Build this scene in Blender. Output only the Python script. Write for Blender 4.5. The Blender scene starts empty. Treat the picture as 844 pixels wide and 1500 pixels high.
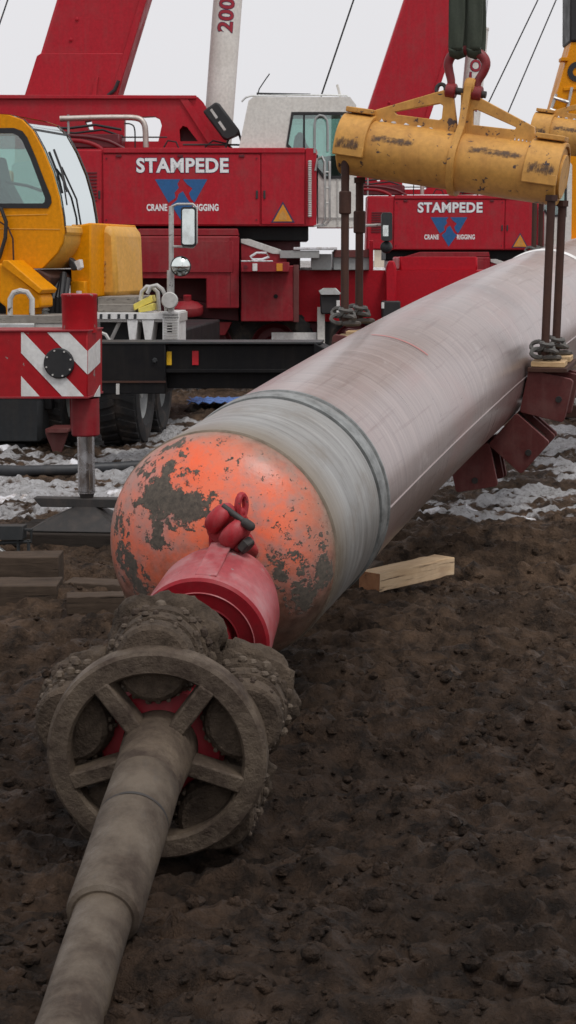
import bpy, math, random
import numpy as np
from mathutils import Vector, Matrix, geometry
R = math.radians
random.seed(7)
sc = bpy.context.scene
COL = sc.collection

# ------------------------------------------------------------------ camera, sky, light, exposure
FPX, CX, CY, HORIZON, CAMH = 2500.0, 422.0, 750.0, 380.0, 2.1
PITCH = math.atan((CY - HORIZON) / FPX)
cam = bpy.data.cameras.new('camera'); cam_o = bpy.data.objects.new('camera', cam); COL.objects.link(cam_o)
cam_o.location = (0, 0, CAMH); cam_o.rotation_euler = (math.pi / 2 - PITCH, 0, 0)
cam.sensor_fit = 'VERTICAL'; cam.sensor_height = 24; cam.lens = 24 * FPX / 1500
cam.clip_start = 0.1; cam.clip_end = 5000
cam.dof.use_dof = True; cam.dof.focus_distance = 9.0; cam.dof.aperture_fstop = 9.0
sc.camera = cam_o

SUN_EL, SUN_AZ = R(62), R(-35)          # soft sun behind cloud, from the right and behind the camera
w = bpy.data.worlds.new('World'); sc.world = w; w.use_nodes = True
nt = w.node_tree; nt.nodes.clear()
sky = nt.nodes.new('ShaderNodeTexSky'); sky.sky_type = 'NISHITA'; sky.sun_disc = False
sky.sun_elevation = SUN_EL; sky.sun_rotation = R(180) + SUN_AZ
sky.air_density = 1.0; sky.dust_density = 6.0; sky.ozone_density = 1.0
hs = nt.nodes.new('ShaderNodeHueSaturation'); hs.inputs['Saturation'].default_value = 0.0
mixw = nt.nodes.new('ShaderNodeMix'); mixw.data_type = 'RGBA'; mixw.inputs['Factor'].default_value = 0.90
mixw.inputs['B'].default_value = (6.55, 6.50, 6.72, 1)      # even cloud deck
bgn = nt.nodes.new('ShaderNodeBackground'); bgn.inputs['Strength'].default_value = 0.130
wo = nt.nodes.new('ShaderNodeOutputWorld')
nt.links.new(sky.outputs[0], hs.inputs['Color']); nt.links.new(hs.outputs[0], mixw.inputs['A'])
wn = nt.nodes.new('ShaderNodeTexNoise'); wn.inputs['Scale'].default_value = 2.2; wn.inputs['Detail'].default_value = 4   # faint cloud tone
wr_ = nt.nodes.new('ShaderNodeMapRange'); wr_.inputs['From Min'].default_value = .3; wr_.inputs['From Max'].default_value = .7; wr_.inputs['To Min'].default_value = .965; wr_.inputs['To Max'].default_value = 1.035
wtc = nt.nodes.new('ShaderNodeTexCoord'); nt.links.new(wtc.outputs['Generated'], wn.inputs['Vector']); nt.links.new(wn.outputs[0], wr_.inputs['Value'])
wm = nt.nodes.new('ShaderNodeVectorMath'); wm.operation = 'SCALE'; nt.links.new(mixw.outputs['Result'], wm.inputs[0]); nt.links.new(wr_.outputs[0], wm.inputs['Scale'])
nt.links.new(wm.outputs[0], bgn.inputs['Color']); nt.links.new(bgn.outputs[0], wo.inputs[0])
sl = bpy.data.lights.new('sun', 'SUN'); sl.energy = 1.5; sl.angle = R(14); sl.color = (1, .97, .93)
so = bpy.data.objects.new('sun', sl); COL.objects.link(so)
so.rotation_euler = (math.pi / 2 - SUN_EL, 0, -SUN_AZ)
so.location = (0, 0, 30)
sc.view_settings.view_transform = 'Standard'; sc.view_settings.look = 'None'
sc.view_settings.exposure = 0.0; sc.view_settings.gamma = 1.0; sc.view_settings.use_curve_mapping = False
sc.render.engine = 'CYCLES'; sc.cycles.use_denoising = True; sc.cycles.max_bounces = 6
sc.cycles.transparent_max_bounces = 10

# ------------------------------------------------------------------ geometry helpers
def ray(x, y):
    u, v = (x - CX) / FPX, (y - CY) / FPX
    ca, sa = math.cos(PITCH), math.sin(PITCH)
    return Vector((u, ca - v * sa, -sa - v * ca))
CAM = Vector((0, 0, CAMH))
def P(x, y, Y):
    d = ray(x, y); return CAM + d * (Y / d.y)
def G(x, y, z=0.0):
    d = ray(x, y); return CAM + d * ((z - CAMH) / d.z)

class Frame:
    """a standing frame: u to the right, w away, z up, turned th about z"""
    def __init__(s, o, th=0.0):
        s.o = Vector(o); s.th = th
        s.eu = Vector((math.cos(th), -math.sin(th), 0)); s.ew = Vector((math.sin(th), math.cos(th), 0))
    def loc(s, p):
        d = Vector(p) - s.o; return Vector((d.dot(s.eu), d.dot(s.ew), d.z))
    def at(s, x, y, wv=0.0):
        d = ray(x, y); pp = s.o + s.ew * wv
        t = (pp - CAM).dot(s.ew) / d.dot(s.ew); return s.loc(CAM + d * t)
    def atu(s, x, y, uv=0.0):
        d = ray(x, y); pp = s.o + s.eu * uv
        t = (pp - CAM).dot(s.eu) / d.dot(s.eu); return s.loc(CAM + d * t)
    def uz(s, x, y, wv=0.0):
        p = s.at(x, y, wv); return (p.x, p.z)
    def poly(s, pts, wv=0.0):
        return [s.uz(x, y, wv) for x, y in pts]
    def size(s, px, wv=0.0):
        a = s.at(CX, HORIZON, wv); b = s.at(CX + px, HORIZON, wv); return (b - a).length

class MB:
    def __init__(s): s.v = []; s.f = []; s.uv = None
    def add(s, vs, fs):
        n = len(s.v); s.v += [tuple(v) for v in vs]; s.f += [tuple(i + n for i in f) for f in fs]; return s
    def box(s, x0, x1, y0, y1, z0, z1):
        return s.add([(x0,y0,z0),(x1,y0,z0),(x1,y1,z0),(x0,y1,z0),(x0,y0,z1),(x1,y0,z1),(x1,y1,z1),(x0,y1,z1)],
              [(0,3,2,1),(4,5,6,7),(0,1,5,4),(1,2,6,5),(2,3,7,6),(3,0,4,7)])
    def obox(s, c, ex, ey, ez):
        c, ex, ey, ez = map(Vector, (c, ex, ey, ez))
        vs = [c + a*ex + b*ey + d*ez for d in (-1,1) for a, b in ((-1,-1),(1,-1),(1,1),(-1,1))]
        return s.add(vs, [(0,3,2,1),(4,5,6,7),(0,1,5,4),(1,2,6,5),(2,3,7,6),(3,0,4,7)])
    def extr(s, poly, w0, w1, holes=(), fn=None):
        """polygon in (u,z) pushed from w0 to w1"""
        fn = fn or (lambda a, b, c: (a, c, b))
        loops = [list(poly)] + [list(h) for h in holes]
        tris = geometry.tessellate_polygon([[Vector((a, b, 0)) for a, b in l] for l in loops])
        flat = [p for l in loops for p in l]; n = len(flat)
        vs = [fn(a, b, w0) for a, b in flat] + [fn(a, b, w1) for a, b in flat]
        fs = []
        for t in tris:
            a, b, c = [flat[i] for i in t]
            if (b[0]-a[0])*(c[1]-a[1]) - (b[1]-a[1])*(c[0]-a[0]) < 0: t = t[::-1]
            fs += [tuple(t), tuple(i + n for i in t[::-1])]
        k = 0
        for li, l in enumerate(loops):
            m = len(l)
            area = sum(l[i][0]*l[(i+1)%m][1] - l[(i+1)%m][0]*l[i][1] for i in range(m))
            flip = (area > 0) != (li == 0)
            for i in range(m):
                a, b = k + i, k + (i + 1) % m
                fs.append((a, a + n, b + n, b) if not flip else (b, b + n, a + n, a))
            k += m
        return s.add(vs, fs)
    def lathe(s, prof, o, ax, n=24, up=None, a0=0, a1=2*math.pi, closed=False):
        o, ax = Vector(o), Vector(ax).normalized()
        e1 = ax.orthogonal().normalized() if up is None else (Vector(up) - ax * Vector(up).dot(ax)).normalized()
        e2 = ax.cross(e1); full = abs(a1 - a0 - 2*math.pi) < 1e-6
        m = n if full else n + 1
        vs = []
        for t, r in prof:
            for k in range(m):
                a = a0 + (a1 - a0) * k / n
                vs.append(o + ax * t + (e1 * math.cos(a) + e2 * math.sin(a)) * max(r, 1e-5))
        fs = []
        L = len(prof)
        for i in range(L if closed else L - 1):
            j = (i + 1) % L
            for k in range(n):
                k2 = (k + 1) % m
                fs.append((i*m+k, i*m+k2, j*m+k2, j*m+k))
        return s.add(vs, fs)
    def cyl(s, p0, p1, r0, r1=None, n=16):
        p0, p1 = Vector(p0), Vector(p1); r1 = r0 if r1 is None else r1
        L = (p1 - p0).length
        return s.lathe([(0, 0), (0, r0), (L, r1), (L, 0)], p0, p1 - p0, n)
    def tube(s, pts, r, n=8, closed=False):
        pts = [Vector(p) for p in pts]; N = len(pts)
        rs = r if isinstance(r, (list, tuple)) else [r] * N
        tan = []
        for i in range(N):
            a = pts[(i-1) % N] if closed or i else pts[i]; b = pts[(i+1) % N] if closed or i < N-1 else pts[i]
            tan.append((b - a).normalized())
        e = tan[0].orthogonal().normalized(); vs = []
        for i in range(N):
            e = (e - tan[i] * e.dot(tan[i])).normalized(); f = tan[i].cross(e)
            for k in range(n):
                a = 2*math.pi*k/n; vs.append(pts[i] + (e*math.cos(a) + f*math.sin(a)) * rs[i])
        fs = []
        for i in range(N if closed else N-1):
            j = (i+1) % N
            for k in range(n):
                k2 = (k+1) % n; fs.append((i*n+k, i*n+k2, j*n+k2, j*n+k))
        if not closed:
            fs.append(tuple(range(n))[::-1]); fs.append(tuple((N-1)*n + k for k in range(n)))
        return s.add(vs, fs)
    def ball(s, c, r, n=10, m=6, sc_=(1,1,1)):
        prof = [(-math.cos(math.pi*i/m)*r, math.sin(math.pi*i/m)*r) for i in range(m+1)]
        t = MB().lathe(prof, (0,0,0), (0,0,1), n)
        return s.add([Vector((x*sc_[0], y*sc_[1], z*sc_[2])) + Vector(c) for x, y, z in t.v], t.f)
    def build(s, name, mat, parent=None, bevel=0.0, smooth=True, seg=2, ang=38):
        me = bpy.data.meshes.new(name); me.from_pydata(s.v, [], s.f); me.update()
        if s.uv is not None:
            ul = me.uv_layers.new(name='UVMap')
            for lp in me.loops: ul.data[lp.index].uv = s.uv[lp.vertex_index]
        if smooth:
            me.polygons.foreach_set('use_smooth', [True]*len(me.polygons)); me.set_sharp_from_angle(angle=R(ang))
        me.materials.append(mat)
        o = bpy.data.objects.new(name, me); COL.objects.link(o)
        if parent: o.parent = parent
        if bevel > 0:
            b = o.modifiers.new('bevel', 'BEVEL'); b.width = bevel; b.segments = seg; b.limit_method = 'ANGLE'; b.angle_limit = R(40)
            b.harden_normals = False
        return o

def tag(o, label, cat, group=None, kind=None):
    if label: o['label'] = label
    if cat: o['category'] = cat
    if group: o['group'] = group
    if kind: o['kind'] = kind
    return o
def root(name, fr, label, cat, group=None):
    o = bpy.data.objects.new(name, None); COL.objects.link(o); o.empty_display_size = .2
    if isinstance(fr, Frame): o.location = fr.o; o.rotation_euler = (0, 0, -fr.th)
    else: o.location = fr
    return tag(o, label, cat, group)
def copy_tree(o, parent=None):
    c = o.copy(); COL.objects.link(c); c.parent = parent
    for ch in list(o.children): copy_tree(ch, c)
    return c
def rrect(x0, x1, y0, y1, r, n=4):
    pts = []
    for cx, cy, a in ((x1-r, y1-r, 0), (x0+r, y1-r, 90), (x0+r, y0+r, 180), (x1-r, y0+r, 270)):
        for k in range(n+1):
            t = R(a + 90*k/n); pts.append((cx + r*math.cos(t), cy + r*math.sin(t)))
    return pts
def bez(p0, p1, p2, p3, n=12):
    p0, p1, p2, p3 = map(Vector, (p0, p1, p2, p3))
    return [p0*(1-t)**3 + p1*3*t*(1-t)**2 + p2*3*t*t*(1-t) + p3*t**3 for t in [i/n for i in range(n+1)]]

# numpy noise
def _h(xi, yi, seed):
    h = (xi.astype(np.int64)*374761393 + yi.astype(np.int64)*668265263 + seed*974634221) & 0xffffffff
    h = ((h ^ (h >> 13)) * 1274126177) & 0xffffffff
    h = h ^ (h >> 16)
    return h / 4294967295.0
def vnoise(x, y, seed=0):
    xi, yi = np.floor(x), np.floor(y); fx, fy = x-xi, y-yi
    fx = fx*fx*fx*(fx*(fx*6-15)+10); fy = fy*fy*fy*(fy*(fy*6-15)+10)
    a, b, c, d = _h(xi, yi, seed), _h(xi+1, yi, seed), _h(xi, yi+1, seed), _h(xi+1, yi+1, seed)
    return (a*(1-fx)+b*fx)*(1-fy) + (c*(1-fx)+d*fx)*fy
def fbm(x, y, oct=4, seed=0):
    s = 0; a = .5
    for k in range(oct):
        s = s + a*vnoise(x*2**k, y*2**k, seed+k*17); a *= .5
    return s / (1 - .5**oct)

# ------------------------------------------------------------------ materials
MATS = {}
class NT:
    def __init__(s, name):
        s.m = bpy.data.materials.new(name); s.m.use_nodes = True; s.t = s.m.node_tree; s.t.nodes.clear()
        s.out = s.n('ShaderNodeOutputMaterial'); s.b = s.n('ShaderNodeBsdfPrincipled'); s.l(s.b.outputs[0], s.out.inputs[0])
        s.co = s.n('ShaderNodeTexCoord').outputs['Object']; MATS[name] = s.m
    def n(s, t, **kw):
        o = s.t.nodes.new(t)
        for k, v in kw.items(): setattr(o, k, v)
        return o
    def l(s, a, b): s.t.links.new(a, b)
    def set(s, inp, v):
        if hasattr(v, 'links') or isinstance(v, bpy.types.NodeSocket): s.l(v, inp)
        else: inp.default_value = v
    def mapping(s, scale=(1,1,1), co=None):
        m = s.n('ShaderNodeMapping'); m.inputs['Scale'].default_value = scale; s.l(co or s.co, m.inputs['Vector']); return m.outputs[0]
    def noise(s, scale, detail=4, rough=.55, co=None, dist=0):
        n = s.n('ShaderNodeTexNoise'); n.inputs['Scale'].default_value = scale; n.inputs['Detail'].default_value = detail
        n.inputs['Roughness'].default_value = rough; n.inputs['Distortion'].default_value = dist
        s.l(co or s.co, n.inputs['Vector']); return n.outputs[0]
    def ramp(s, fac, a, b, va=0.0, vb=1.0):
        m = s.n('ShaderNodeMapRange'); m.clamp = True
        for k, v in (('From Min', a), ('From Max', b), ('To Min', va), ('To Max', vb)): s.set(m.inputs[k], v)
        s.l(fac, m.inputs['Value']); return m.outputs[0]
    def math(s, op, a, b=0.0):
        m = s.n('ShaderNodeMath', operation=op); s.set(m.inputs[0], a); s.set(m.inputs[1], b); return m.outputs[0]
    def mix(s, f, a, b, mode='MIX'):
        m = s.n('ShaderNodeMix', data_type='RGBA', blend_type=mode); s.set(m.inputs['Factor'], f)
        s.set(m.inputs['A'], (*a, 1) if isinstance(a, tuple) and len(a) == 3 else a)
        s.set(m.inputs['B'], (*b, 1) if isinstance(b, tuple) and len(b) == 3 else b); return m.outputs['Result']
    def bump(s, h, strength=.3, dist=.01):
        b = s.n('ShaderNodeBump'); b.inputs['Strength'].default_value = strength; b.inputs['Distance'].default_value = dist
        s.l(h, b.inputs['Height']); s.l(b.outputs[0], s.b.inputs['Normal'])
    def fin(s, col, rough=.5, metal=0.0, spec=.5, coat=0):
        s.set(s.b.inputs['Base Color'], (*col, 1) if isinstance(col, tuple) and len(col) == 3 else col)
        s.set(s.b.inputs['Roughness'], rough); s.set(s.b.inputs['Metallic'], metal)
        s.b.inputs['Specular IOR Level'].default_value = spec
        if coat: s.b.inputs['Coat Weight'].default_value = coat; s.b.inputs['Coat Roughness'].default_value = .15
        return s.m

def paint(name, col, dirt=(.20,.15,.12), amt=.35, rough=.42, scale=2.5, chips=0.0, chipcol=(.05,.035,.03), streak=True, spec=.4):
    t = NT(name)
    n1 = t.noise(scale, 5, .6); n2 = t.noise(scale*9, 4, .6)
    c = t.mix(t.ramp(n2, .3, .7), tuple(x*.86 for x in col), tuple(min(1, x*1.1) for x in col))
    if streak:
        st = t.noise(1.0, 4, .6, t.mapping((14, 14, .7)))
        c = t.mix(t.ramp(st, .5, .85, 0, amt*.8), c, dirt)
    c = t.mix(t.ramp(n1, .48, .8, 0, amt), c, dirt)
    if chips:
        n3 = t.noise(scale*4, 7, .65)
        c = t.mix(t.ramp(n3, .66-chips*.12, .68-chips*.12), c, chipcol)
    t.bump(n2, .06, .01)
    return t.fin(c, t.ramp(n1, .3, .7, rough-.08, rough+.2), 0, spec)

paint('red_paint', (.39,.011,.023), dirt=(.235,.065,.065), amt=.42, spec=.22)
paint('red_bright', (.42,.007,.018), dirt=(.18,.02,.03), amt=.2, spec=.2)
paint('red_dull', (.25,.016,.024), dirt=(.22,.08,.075), amt=.5, spec=.2)
paint('red_dark', (.11,.010,.016), dirt=(.08,.03,.03), amt=.3)
paint('red_stripe', (.36,.006,.012), dirt=(.15,.025,.025), amt=.35, rough=.4, chips=.1, chipcol=(.25,.2,.18), spec=.25)
paint('yellow_paint', (.70,.265,.0015), dirt=(.34,.13,.012), amt=.3, rough=.38, spec=.16)
paint('yellow_dusty', (.66,.34,.055), dirt=(.46,.27,.10), amt=.5)
paint('yellow_plastic', (.72,.60,.12), dirt=(.5,.45,.2), amt=.3)
paint('ochre_paint', (.56,.285,.065), dirt=(.26,.105,.03), amt=.65, rough=.5, chips=.35, chipcol=(.07,.045,.04), scale=3)
paint('white_paint', (.66,.64,.60), dirt=(.42,.38,.33), amt=.32)
paint('white_decal', (.70,.70,.69), dirt=(.36,.31,.27), amt=.45)
paint('letter_white', (.78,.79,.80), amt=.12, streak=False)
paint('letter_navy', (.03,.03,.09), amt=.1, streak=False)
paint('letter_red', (.30,.015,.03), amt=.1, streak=False)
paint('logo_blue', (.015,.10,.27), dirt=(.05,.08,.15), amt=.25)
paint('warning_amber', (.62,.24,.02), dirt=(.4,.2,.08), amt=.3)
paint('reflector_yellow', (.85,.50,.02), amt=.1); paint('reflector_red', (.5,.01,.02), amt=.1)
paint('black_steel', (.006,.006,.007), dirt=(.05,.04,.032), amt=.25, rough=.5, spec=.2)
paint('black_plastic', (.018,.018,.02), dirt=(.08,.07,.065), amt=.2, rough=.5)
paint('dark_grey', (.035,.038,.040), dirt=(.08,.065,.055), amt=.35, spec=.25)
paint('grey_paint', (.30,.31,.31), dirt=(.25,.22,.19), amt=.4)
paint('pale_steel', (.50,.49,.47), dirt=(.25,.21,.17), amt=.5, chips=.15)
paint('rust_steel', (.045,.018,.012), dirt=(.11,.05,.03), amt=.55, rough=.7, scale=6)
paint('clamp_red', (.115,.026,.024), dirt=(.20,.105,.095), amt=.5, rough=.6, scale=5)
paint('swivel_red', (.33,.018,.026), dirt=(.36,.15,.15), amt=.6, rough=.5, scale=9, chips=.22, chipcol=(.08,.04,.038), spec=.3)
paint('swivel_face', (.27,.008,.016), dirt=(.12,.03,.03), amt=.55, spec=.25, rough=.4, scale=4)
paint('swivel_pale', (.33,.060,.068), dirt=(.42,.25,.25), amt=.7, rough=.33, scale=5, chips=.1, chipcol=(.25,.2,.19))  # paler red: dust plus a sky sheen painted into the colour
paint('green_web', (.045,.055,.040), dirt=(.10,.11,.085), amt=.4, rough=.85, scale=7)
paint('tarp_blue', (.08,.17,.42), amt=.25); paint('cream_paint', (.72,.62,.50), amt=.15)
paint('rubber', (.024,.024,.025), dirt=(.13,.10,.08), amt=.75, rough=.85, scale=5, streak=False)
paint('poly_pipe', (.028,.030,.034), dirt=(.10,.085,.07), amt=.35, rough=.5)
paint('shackle_red', (.22,.020,.024), dirt=(.10,.05,.045), amt=.45, scale=12, chips=.2)
paint('dark_iron', (.03,.028,.027), dirt=(.09,.07,.06), amt=.5, rough=.6, scale=10)
paint('chain_grey', (.10,.098,.092), dirt=(.12,.09,.07), amt=.5, rough=.6, scale=12)
paint('seat_fabric', (.16,.07,.07), amt=.2); paint('concrete_grey', (.33,.32,.30), amt=.4)

paint('reamer_plain', (.17,.135,.10), dirt=(.075,.052,.038), amt=.95, rough=.75, scale=7)
def metal(name, col, rough=.3, amt=.3, dirt=(.2,.18,.16)):
    t = NT(name); n = t.noise(9, 5)
    t.fin(t.mix(t.ramp(n, .45, .75, 0, amt), col, dirt), t.ramp(n, .3, .7, rough, rough+.25), 1.0)
metal('chrome', (.72,.72,.74), .10, .06); metal('mirror_glass', (.80,.86,.83), .03, .05); metal('galvanised', (.62,.63,.62), .42, .4)
metal('exhaust', (.55,.50,.46), .4, .5, (.28,.2,.17))

def wood(name, a, b, dark, sc_=1.0):
    t = NT(name); g = t.noise(3*sc_, 6, .6, t.mapping((1.2, 9, 9)), .6); n = t.noise(5, 4)
    c = t.mix(t.ramp(g, .3, .7), a, b); c = t.mix(t.ramp(n, .5, .75, 0, .6), c, dark)
    ck = t.noise(2*sc_, 5, .7, t.mapping((1.0, 26, 26))); c = t.mix(t.ramp(ck, .60, .66, 0, .8), c, tuple(x*.5 for x in dark))
    t.bump(t.math('SUBTRACT', g, t.ramp(ck, .58, .68)), .6, .008); t.fin(c, .8, 0, .2)
wood('lumber', (.50,.34,.20), (.62,.47,.31), (.30,.20,.13)); wood('lumber_end', (.22,.095,.045), (.27,.13,.065), (.13,.06,.035))
wood('old_timber', (.050,.035,.025), (.085,.060,.043), (.024,.017,.012)); wood('mat_timber', (.022,.017,.014), (.040,.031,.025), (.012,.01,.008))
wood('pad_wood', (.50,.33,.17), (.60,.44,.26), (.25,.15,.09)); wood('grey_plank', (.20,.18,.16), (.28,.26,.23), (.11,.10,.085))

def glass(name, tint, refl=.25, rough=.02):
    t = NT(name); t.t.nodes.remove(t.b)
    tr = t.n('ShaderNodeBsdfTransparent'); tr.inputs[0].default_value = (*tint, 1)
    gl = t.n('ShaderNodeBsdfGlossy'); gl.inputs['Color'].default_value = (.80,.86,.86,1); gl.inputs['Roughness'].default_value = rough
    fr = t.n('ShaderNodeLayerWeight'); fr.inputs['Blend'].default_value = .35
    f = t.ramp(fr.outputs['Fresnel'], 0, 1, refl, 1.0)
    mx = t.n('ShaderNodeMixShader'); t.l(f, mx.inputs[0]); t.l(tr.outputs[0], mx.inputs[1]); t.l(gl.outputs[0], mx.inputs[2]); t.l(mx.outputs[0], t.out.inputs[0])
glass('cab_glass', (.66,.80,.76), .14); glass('screen_glass', (.42,.50,.50), .30, .06)

# pipe steel: UV u = metres along, v = metres round
t = NT('pipe_steel'); t.co = t.n('ShaderNodeTexCoord').outputs['UV']
rings = t.noise(1, 6, .7, t.mapping((26, .9, 1))); fine = t.noise(1, 3, .6, t.mapping((110, 1.6, 1)))
big = t.noise(1, 4, .55, t.mapping((.9, 1.7, 1)), .5); streak = t.noise(1, 5, .6, t.mapping((1.0, 22, 1)))
c = t.mix(t.ramp(rings, .30, .70), (.31,.245,.235), (.52,.435,.415))
c = t.mix(t.ramp(fine, .54, .78, 0, .5), c, (.82,.75,.72))
c = t.mix(t.ramp(big, .50, .72, 0, .6), c, (.46,.29,.27))
c = t.mix(t.ramp(streak, .56, .74, 0, .55), c, (.22,.14,.13))
spk = t.noise(1, 5, .7, t.mapping((9, 38, 1)))
c = t.mix(t.ramp(spk, .66, .70, 0, .7), c, (.14,.10,.09))
scf = t.noise(1, 5, .7, t.mapping((2.2, 2.6, 1)), 1.2); c = t.mix(t.ramp(scf, .60, .72, 0, .5), c, (.66,.60,.58))
t.bump(t.math('ADD', rings, t.math('MULTIPLY', fine, .7)), .30, .006)
t.fin(c, t.ramp(t.math('ADD', t.math('MULTIPLY', rings, .6), t.math('MULTIPLY', fine, .4)), .36, .64, .26, .46), .75, .5); t.b.inputs['Coat Weight'].default_value = .35; t.b.inputs['Coat Roughness'].default_value = .22
t = NT('shell_steel'); t.co = t.n('ShaderNodeTexCoord').outputs['UV']
rings = t.noise(1, 6, .7, t.mapping((22, 1.1, 1)), .3); n = t.noise(1, 5, .6, t.mapping((4, 4, 1)))
c = t.mix(t.ramp(rings, .3, .7), (.20,.195,.185), (.43,.425,.41)); c = t.mix(t.ramp(n, .52, .72, 0, .65), c, (.24,.205,.17))
sc2 = t.noise(1, 5, .7, t.mapping((60, 5, 1))); c = t.mix(t.ramp(sc2, .62, .70, 0, .75), c, (.10,.09,.085))
uu = t.n('ShaderNodeSeparateXYZ'); t.l(t.co, uu.inputs[0])
edge = t.ramp(t.math('ADD', uu.outputs['X'], t.math('MULTIPLY', n, .25)), -.70, -.50, 1, 0)
c = t.mix(t.math('MULTIPLY', edge, .8), c, (.235,.185,.13))
t.bump(rings, .25, .006); t.fin(c, t.ramp(n, .3, .7, .30, .58), .5, .5)
t = NT('weld_steel'); n = t.noise(14, 5, .65); c = t.mix(t.ramp(n, .35, .65), (.16,.165,.16), (.30,.31,.305))
t.bump(n, .3, .006); t.fin(c, .45, .4)

# ------------------------------------------------------------------ ground
def zone(x, y):
    """0..1 amount of snow lying (patchy strip behind the pipe)"""
    n = fbm(x*.35+3, y*.5+9, 3, 5)
    a = np.clip((y - 13.2 - (n-.5)*3)/1.6, 0, 1)
    b = np.clip((24.5 - y + (n-.5)*6)/3, 0, 1)
    g = .78*np.exp(-((x-.75)/.75)**2-((y-9.0)/.14)**2) + .6*np.exp(-((x-1.6)/.5)**2-((y-8.75)/.08)**2)
    z = np.maximum(a * (0.18 + .82*b), g)
    m = .62*fbm(x*1.3+5, y*3.0+1, 5, 31) + .38*fbm(x*5.5, y*9.5, 4, 33)
    return m - (.925 - .445*z)
def gz(x, y):
    x = np.asarray(x, float); y = np.asarray(y, float)
    near = np.clip((60 - y)/40, 0.15, 1)
    h = (fbm(x*.45, y*.7, 3, 1)-.5)*.16
    h += (fbm(x*2.1, y*3.2, 4, 2)-.5)*.11
    rid = 1-np.abs(2*fbm(x*4.2+7, y*7.5, 4, 3)-1)
    h += (rid-.8)*.10
    for y0_, k_, w_ in ((9.6, .10, .17), (11.55, .10, .17), (12.6, -.04, .14)):
        d_ = y - y0_ - k_*x - .12*np.sin(x*.9); g_ = np.exp(-(d_/w_)**2)
        h += -.075*g_ + .05*np.exp(-((np.abs(d_)-w_*1.7)/(w_*.5))**2) + .022*g_*np.sin(2*np.pi*(x + np.abs(d_)*.8)/.17)*np.clip(vnoise(x*1.5, y*1.5, 44)*2-.5, 0, 1)
    rut = 1-np.abs(2*fbm(x*.22+.15*y, y*1.15+2, 3, 11)-1); h += (rut-.75)*.13
    lump = fbm(x*11, y*15, 4, 4); h += np.clip(lump-.48, 0, 1)*.10
    b1_ = 1-np.abs(2*vnoise(x*6.3, y*8.1, 21)-1); b2_ = 1-np.abs(2*vnoise(x*13.7+3, y*16.9, 22)-1); h -= (b1_**3)*.035 + (b2_**3)*.022
    h = h - .17*np.exp(-((x+.45)/.75)**2-((y-6.1)/.62)**2)
    return h*near - .01
def graded(lo, hi, f0, f1, step, grow):
    a = list(np.arange(f0, f1, step)); s = step; v = a[-1]
    while v < hi: s *= grow; v += s; a.append(v)
    s = step; v = a[0]; pre = []
    while v > lo: s *= grow; v -= s; pre.append(v)
    return np.array(pre[::-1] + a)
xs = graded(-1500, 1500, -3.4, 4.2, .027, 1.035); ys = graded(-60, 3000, 3.8, 14.5, .027, 1.016)
XX, YY = np.meshgrid(xs, ys); ZZ = gz(XX, YY); ZZ[YY > 140] -= .3
sn = zone(XX, YY); sn[YY > 45] = (.10*fbm(XX*.05, YY*.05, 3, 8) - .03)[YY > 45]; q_ = np.clip(sn/.07, 0, 1); ZZ += .022*q_*q_*(3-2*q_)*(YY < 45)
nx, ny = len(xs), len(ys)
me = bpy.data.meshes.new('ground'); me.vertices.add(nx*ny)
me.vertices.foreach_set('co', np.stack([XX, YY, ZZ], -1).ravel())
ii = (np.arange(ny-1)[:, None]*nx + np.arange(nx-1)[None, :]).ravel()
quads = np.stack([ii, ii+1, ii+nx+1, ii+nx], -1).astype(np.int32)
me.loops.add(quads.size); me.loops.foreach_set('vertex_index', quads.ravel())
me.polygons.add(len(quads)); me.polygons.foreach_set('loop_start', np.arange(len(quads), dtype=np.int32)*4)
me.update(calc_edges=True); me.polygons.foreach_set('use_smooth', [True]*len(quads))
at = me.attributes.new('snow', 'FLOAT', 'POINT')
at.data.foreach_set('value', sn.ravel())
ground = bpy.data.objects.new('ground', me); COL.objects.link(ground); tag(ground, 'churned brown mud with patches of thin snow', 'ground', kind='structure')

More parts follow.
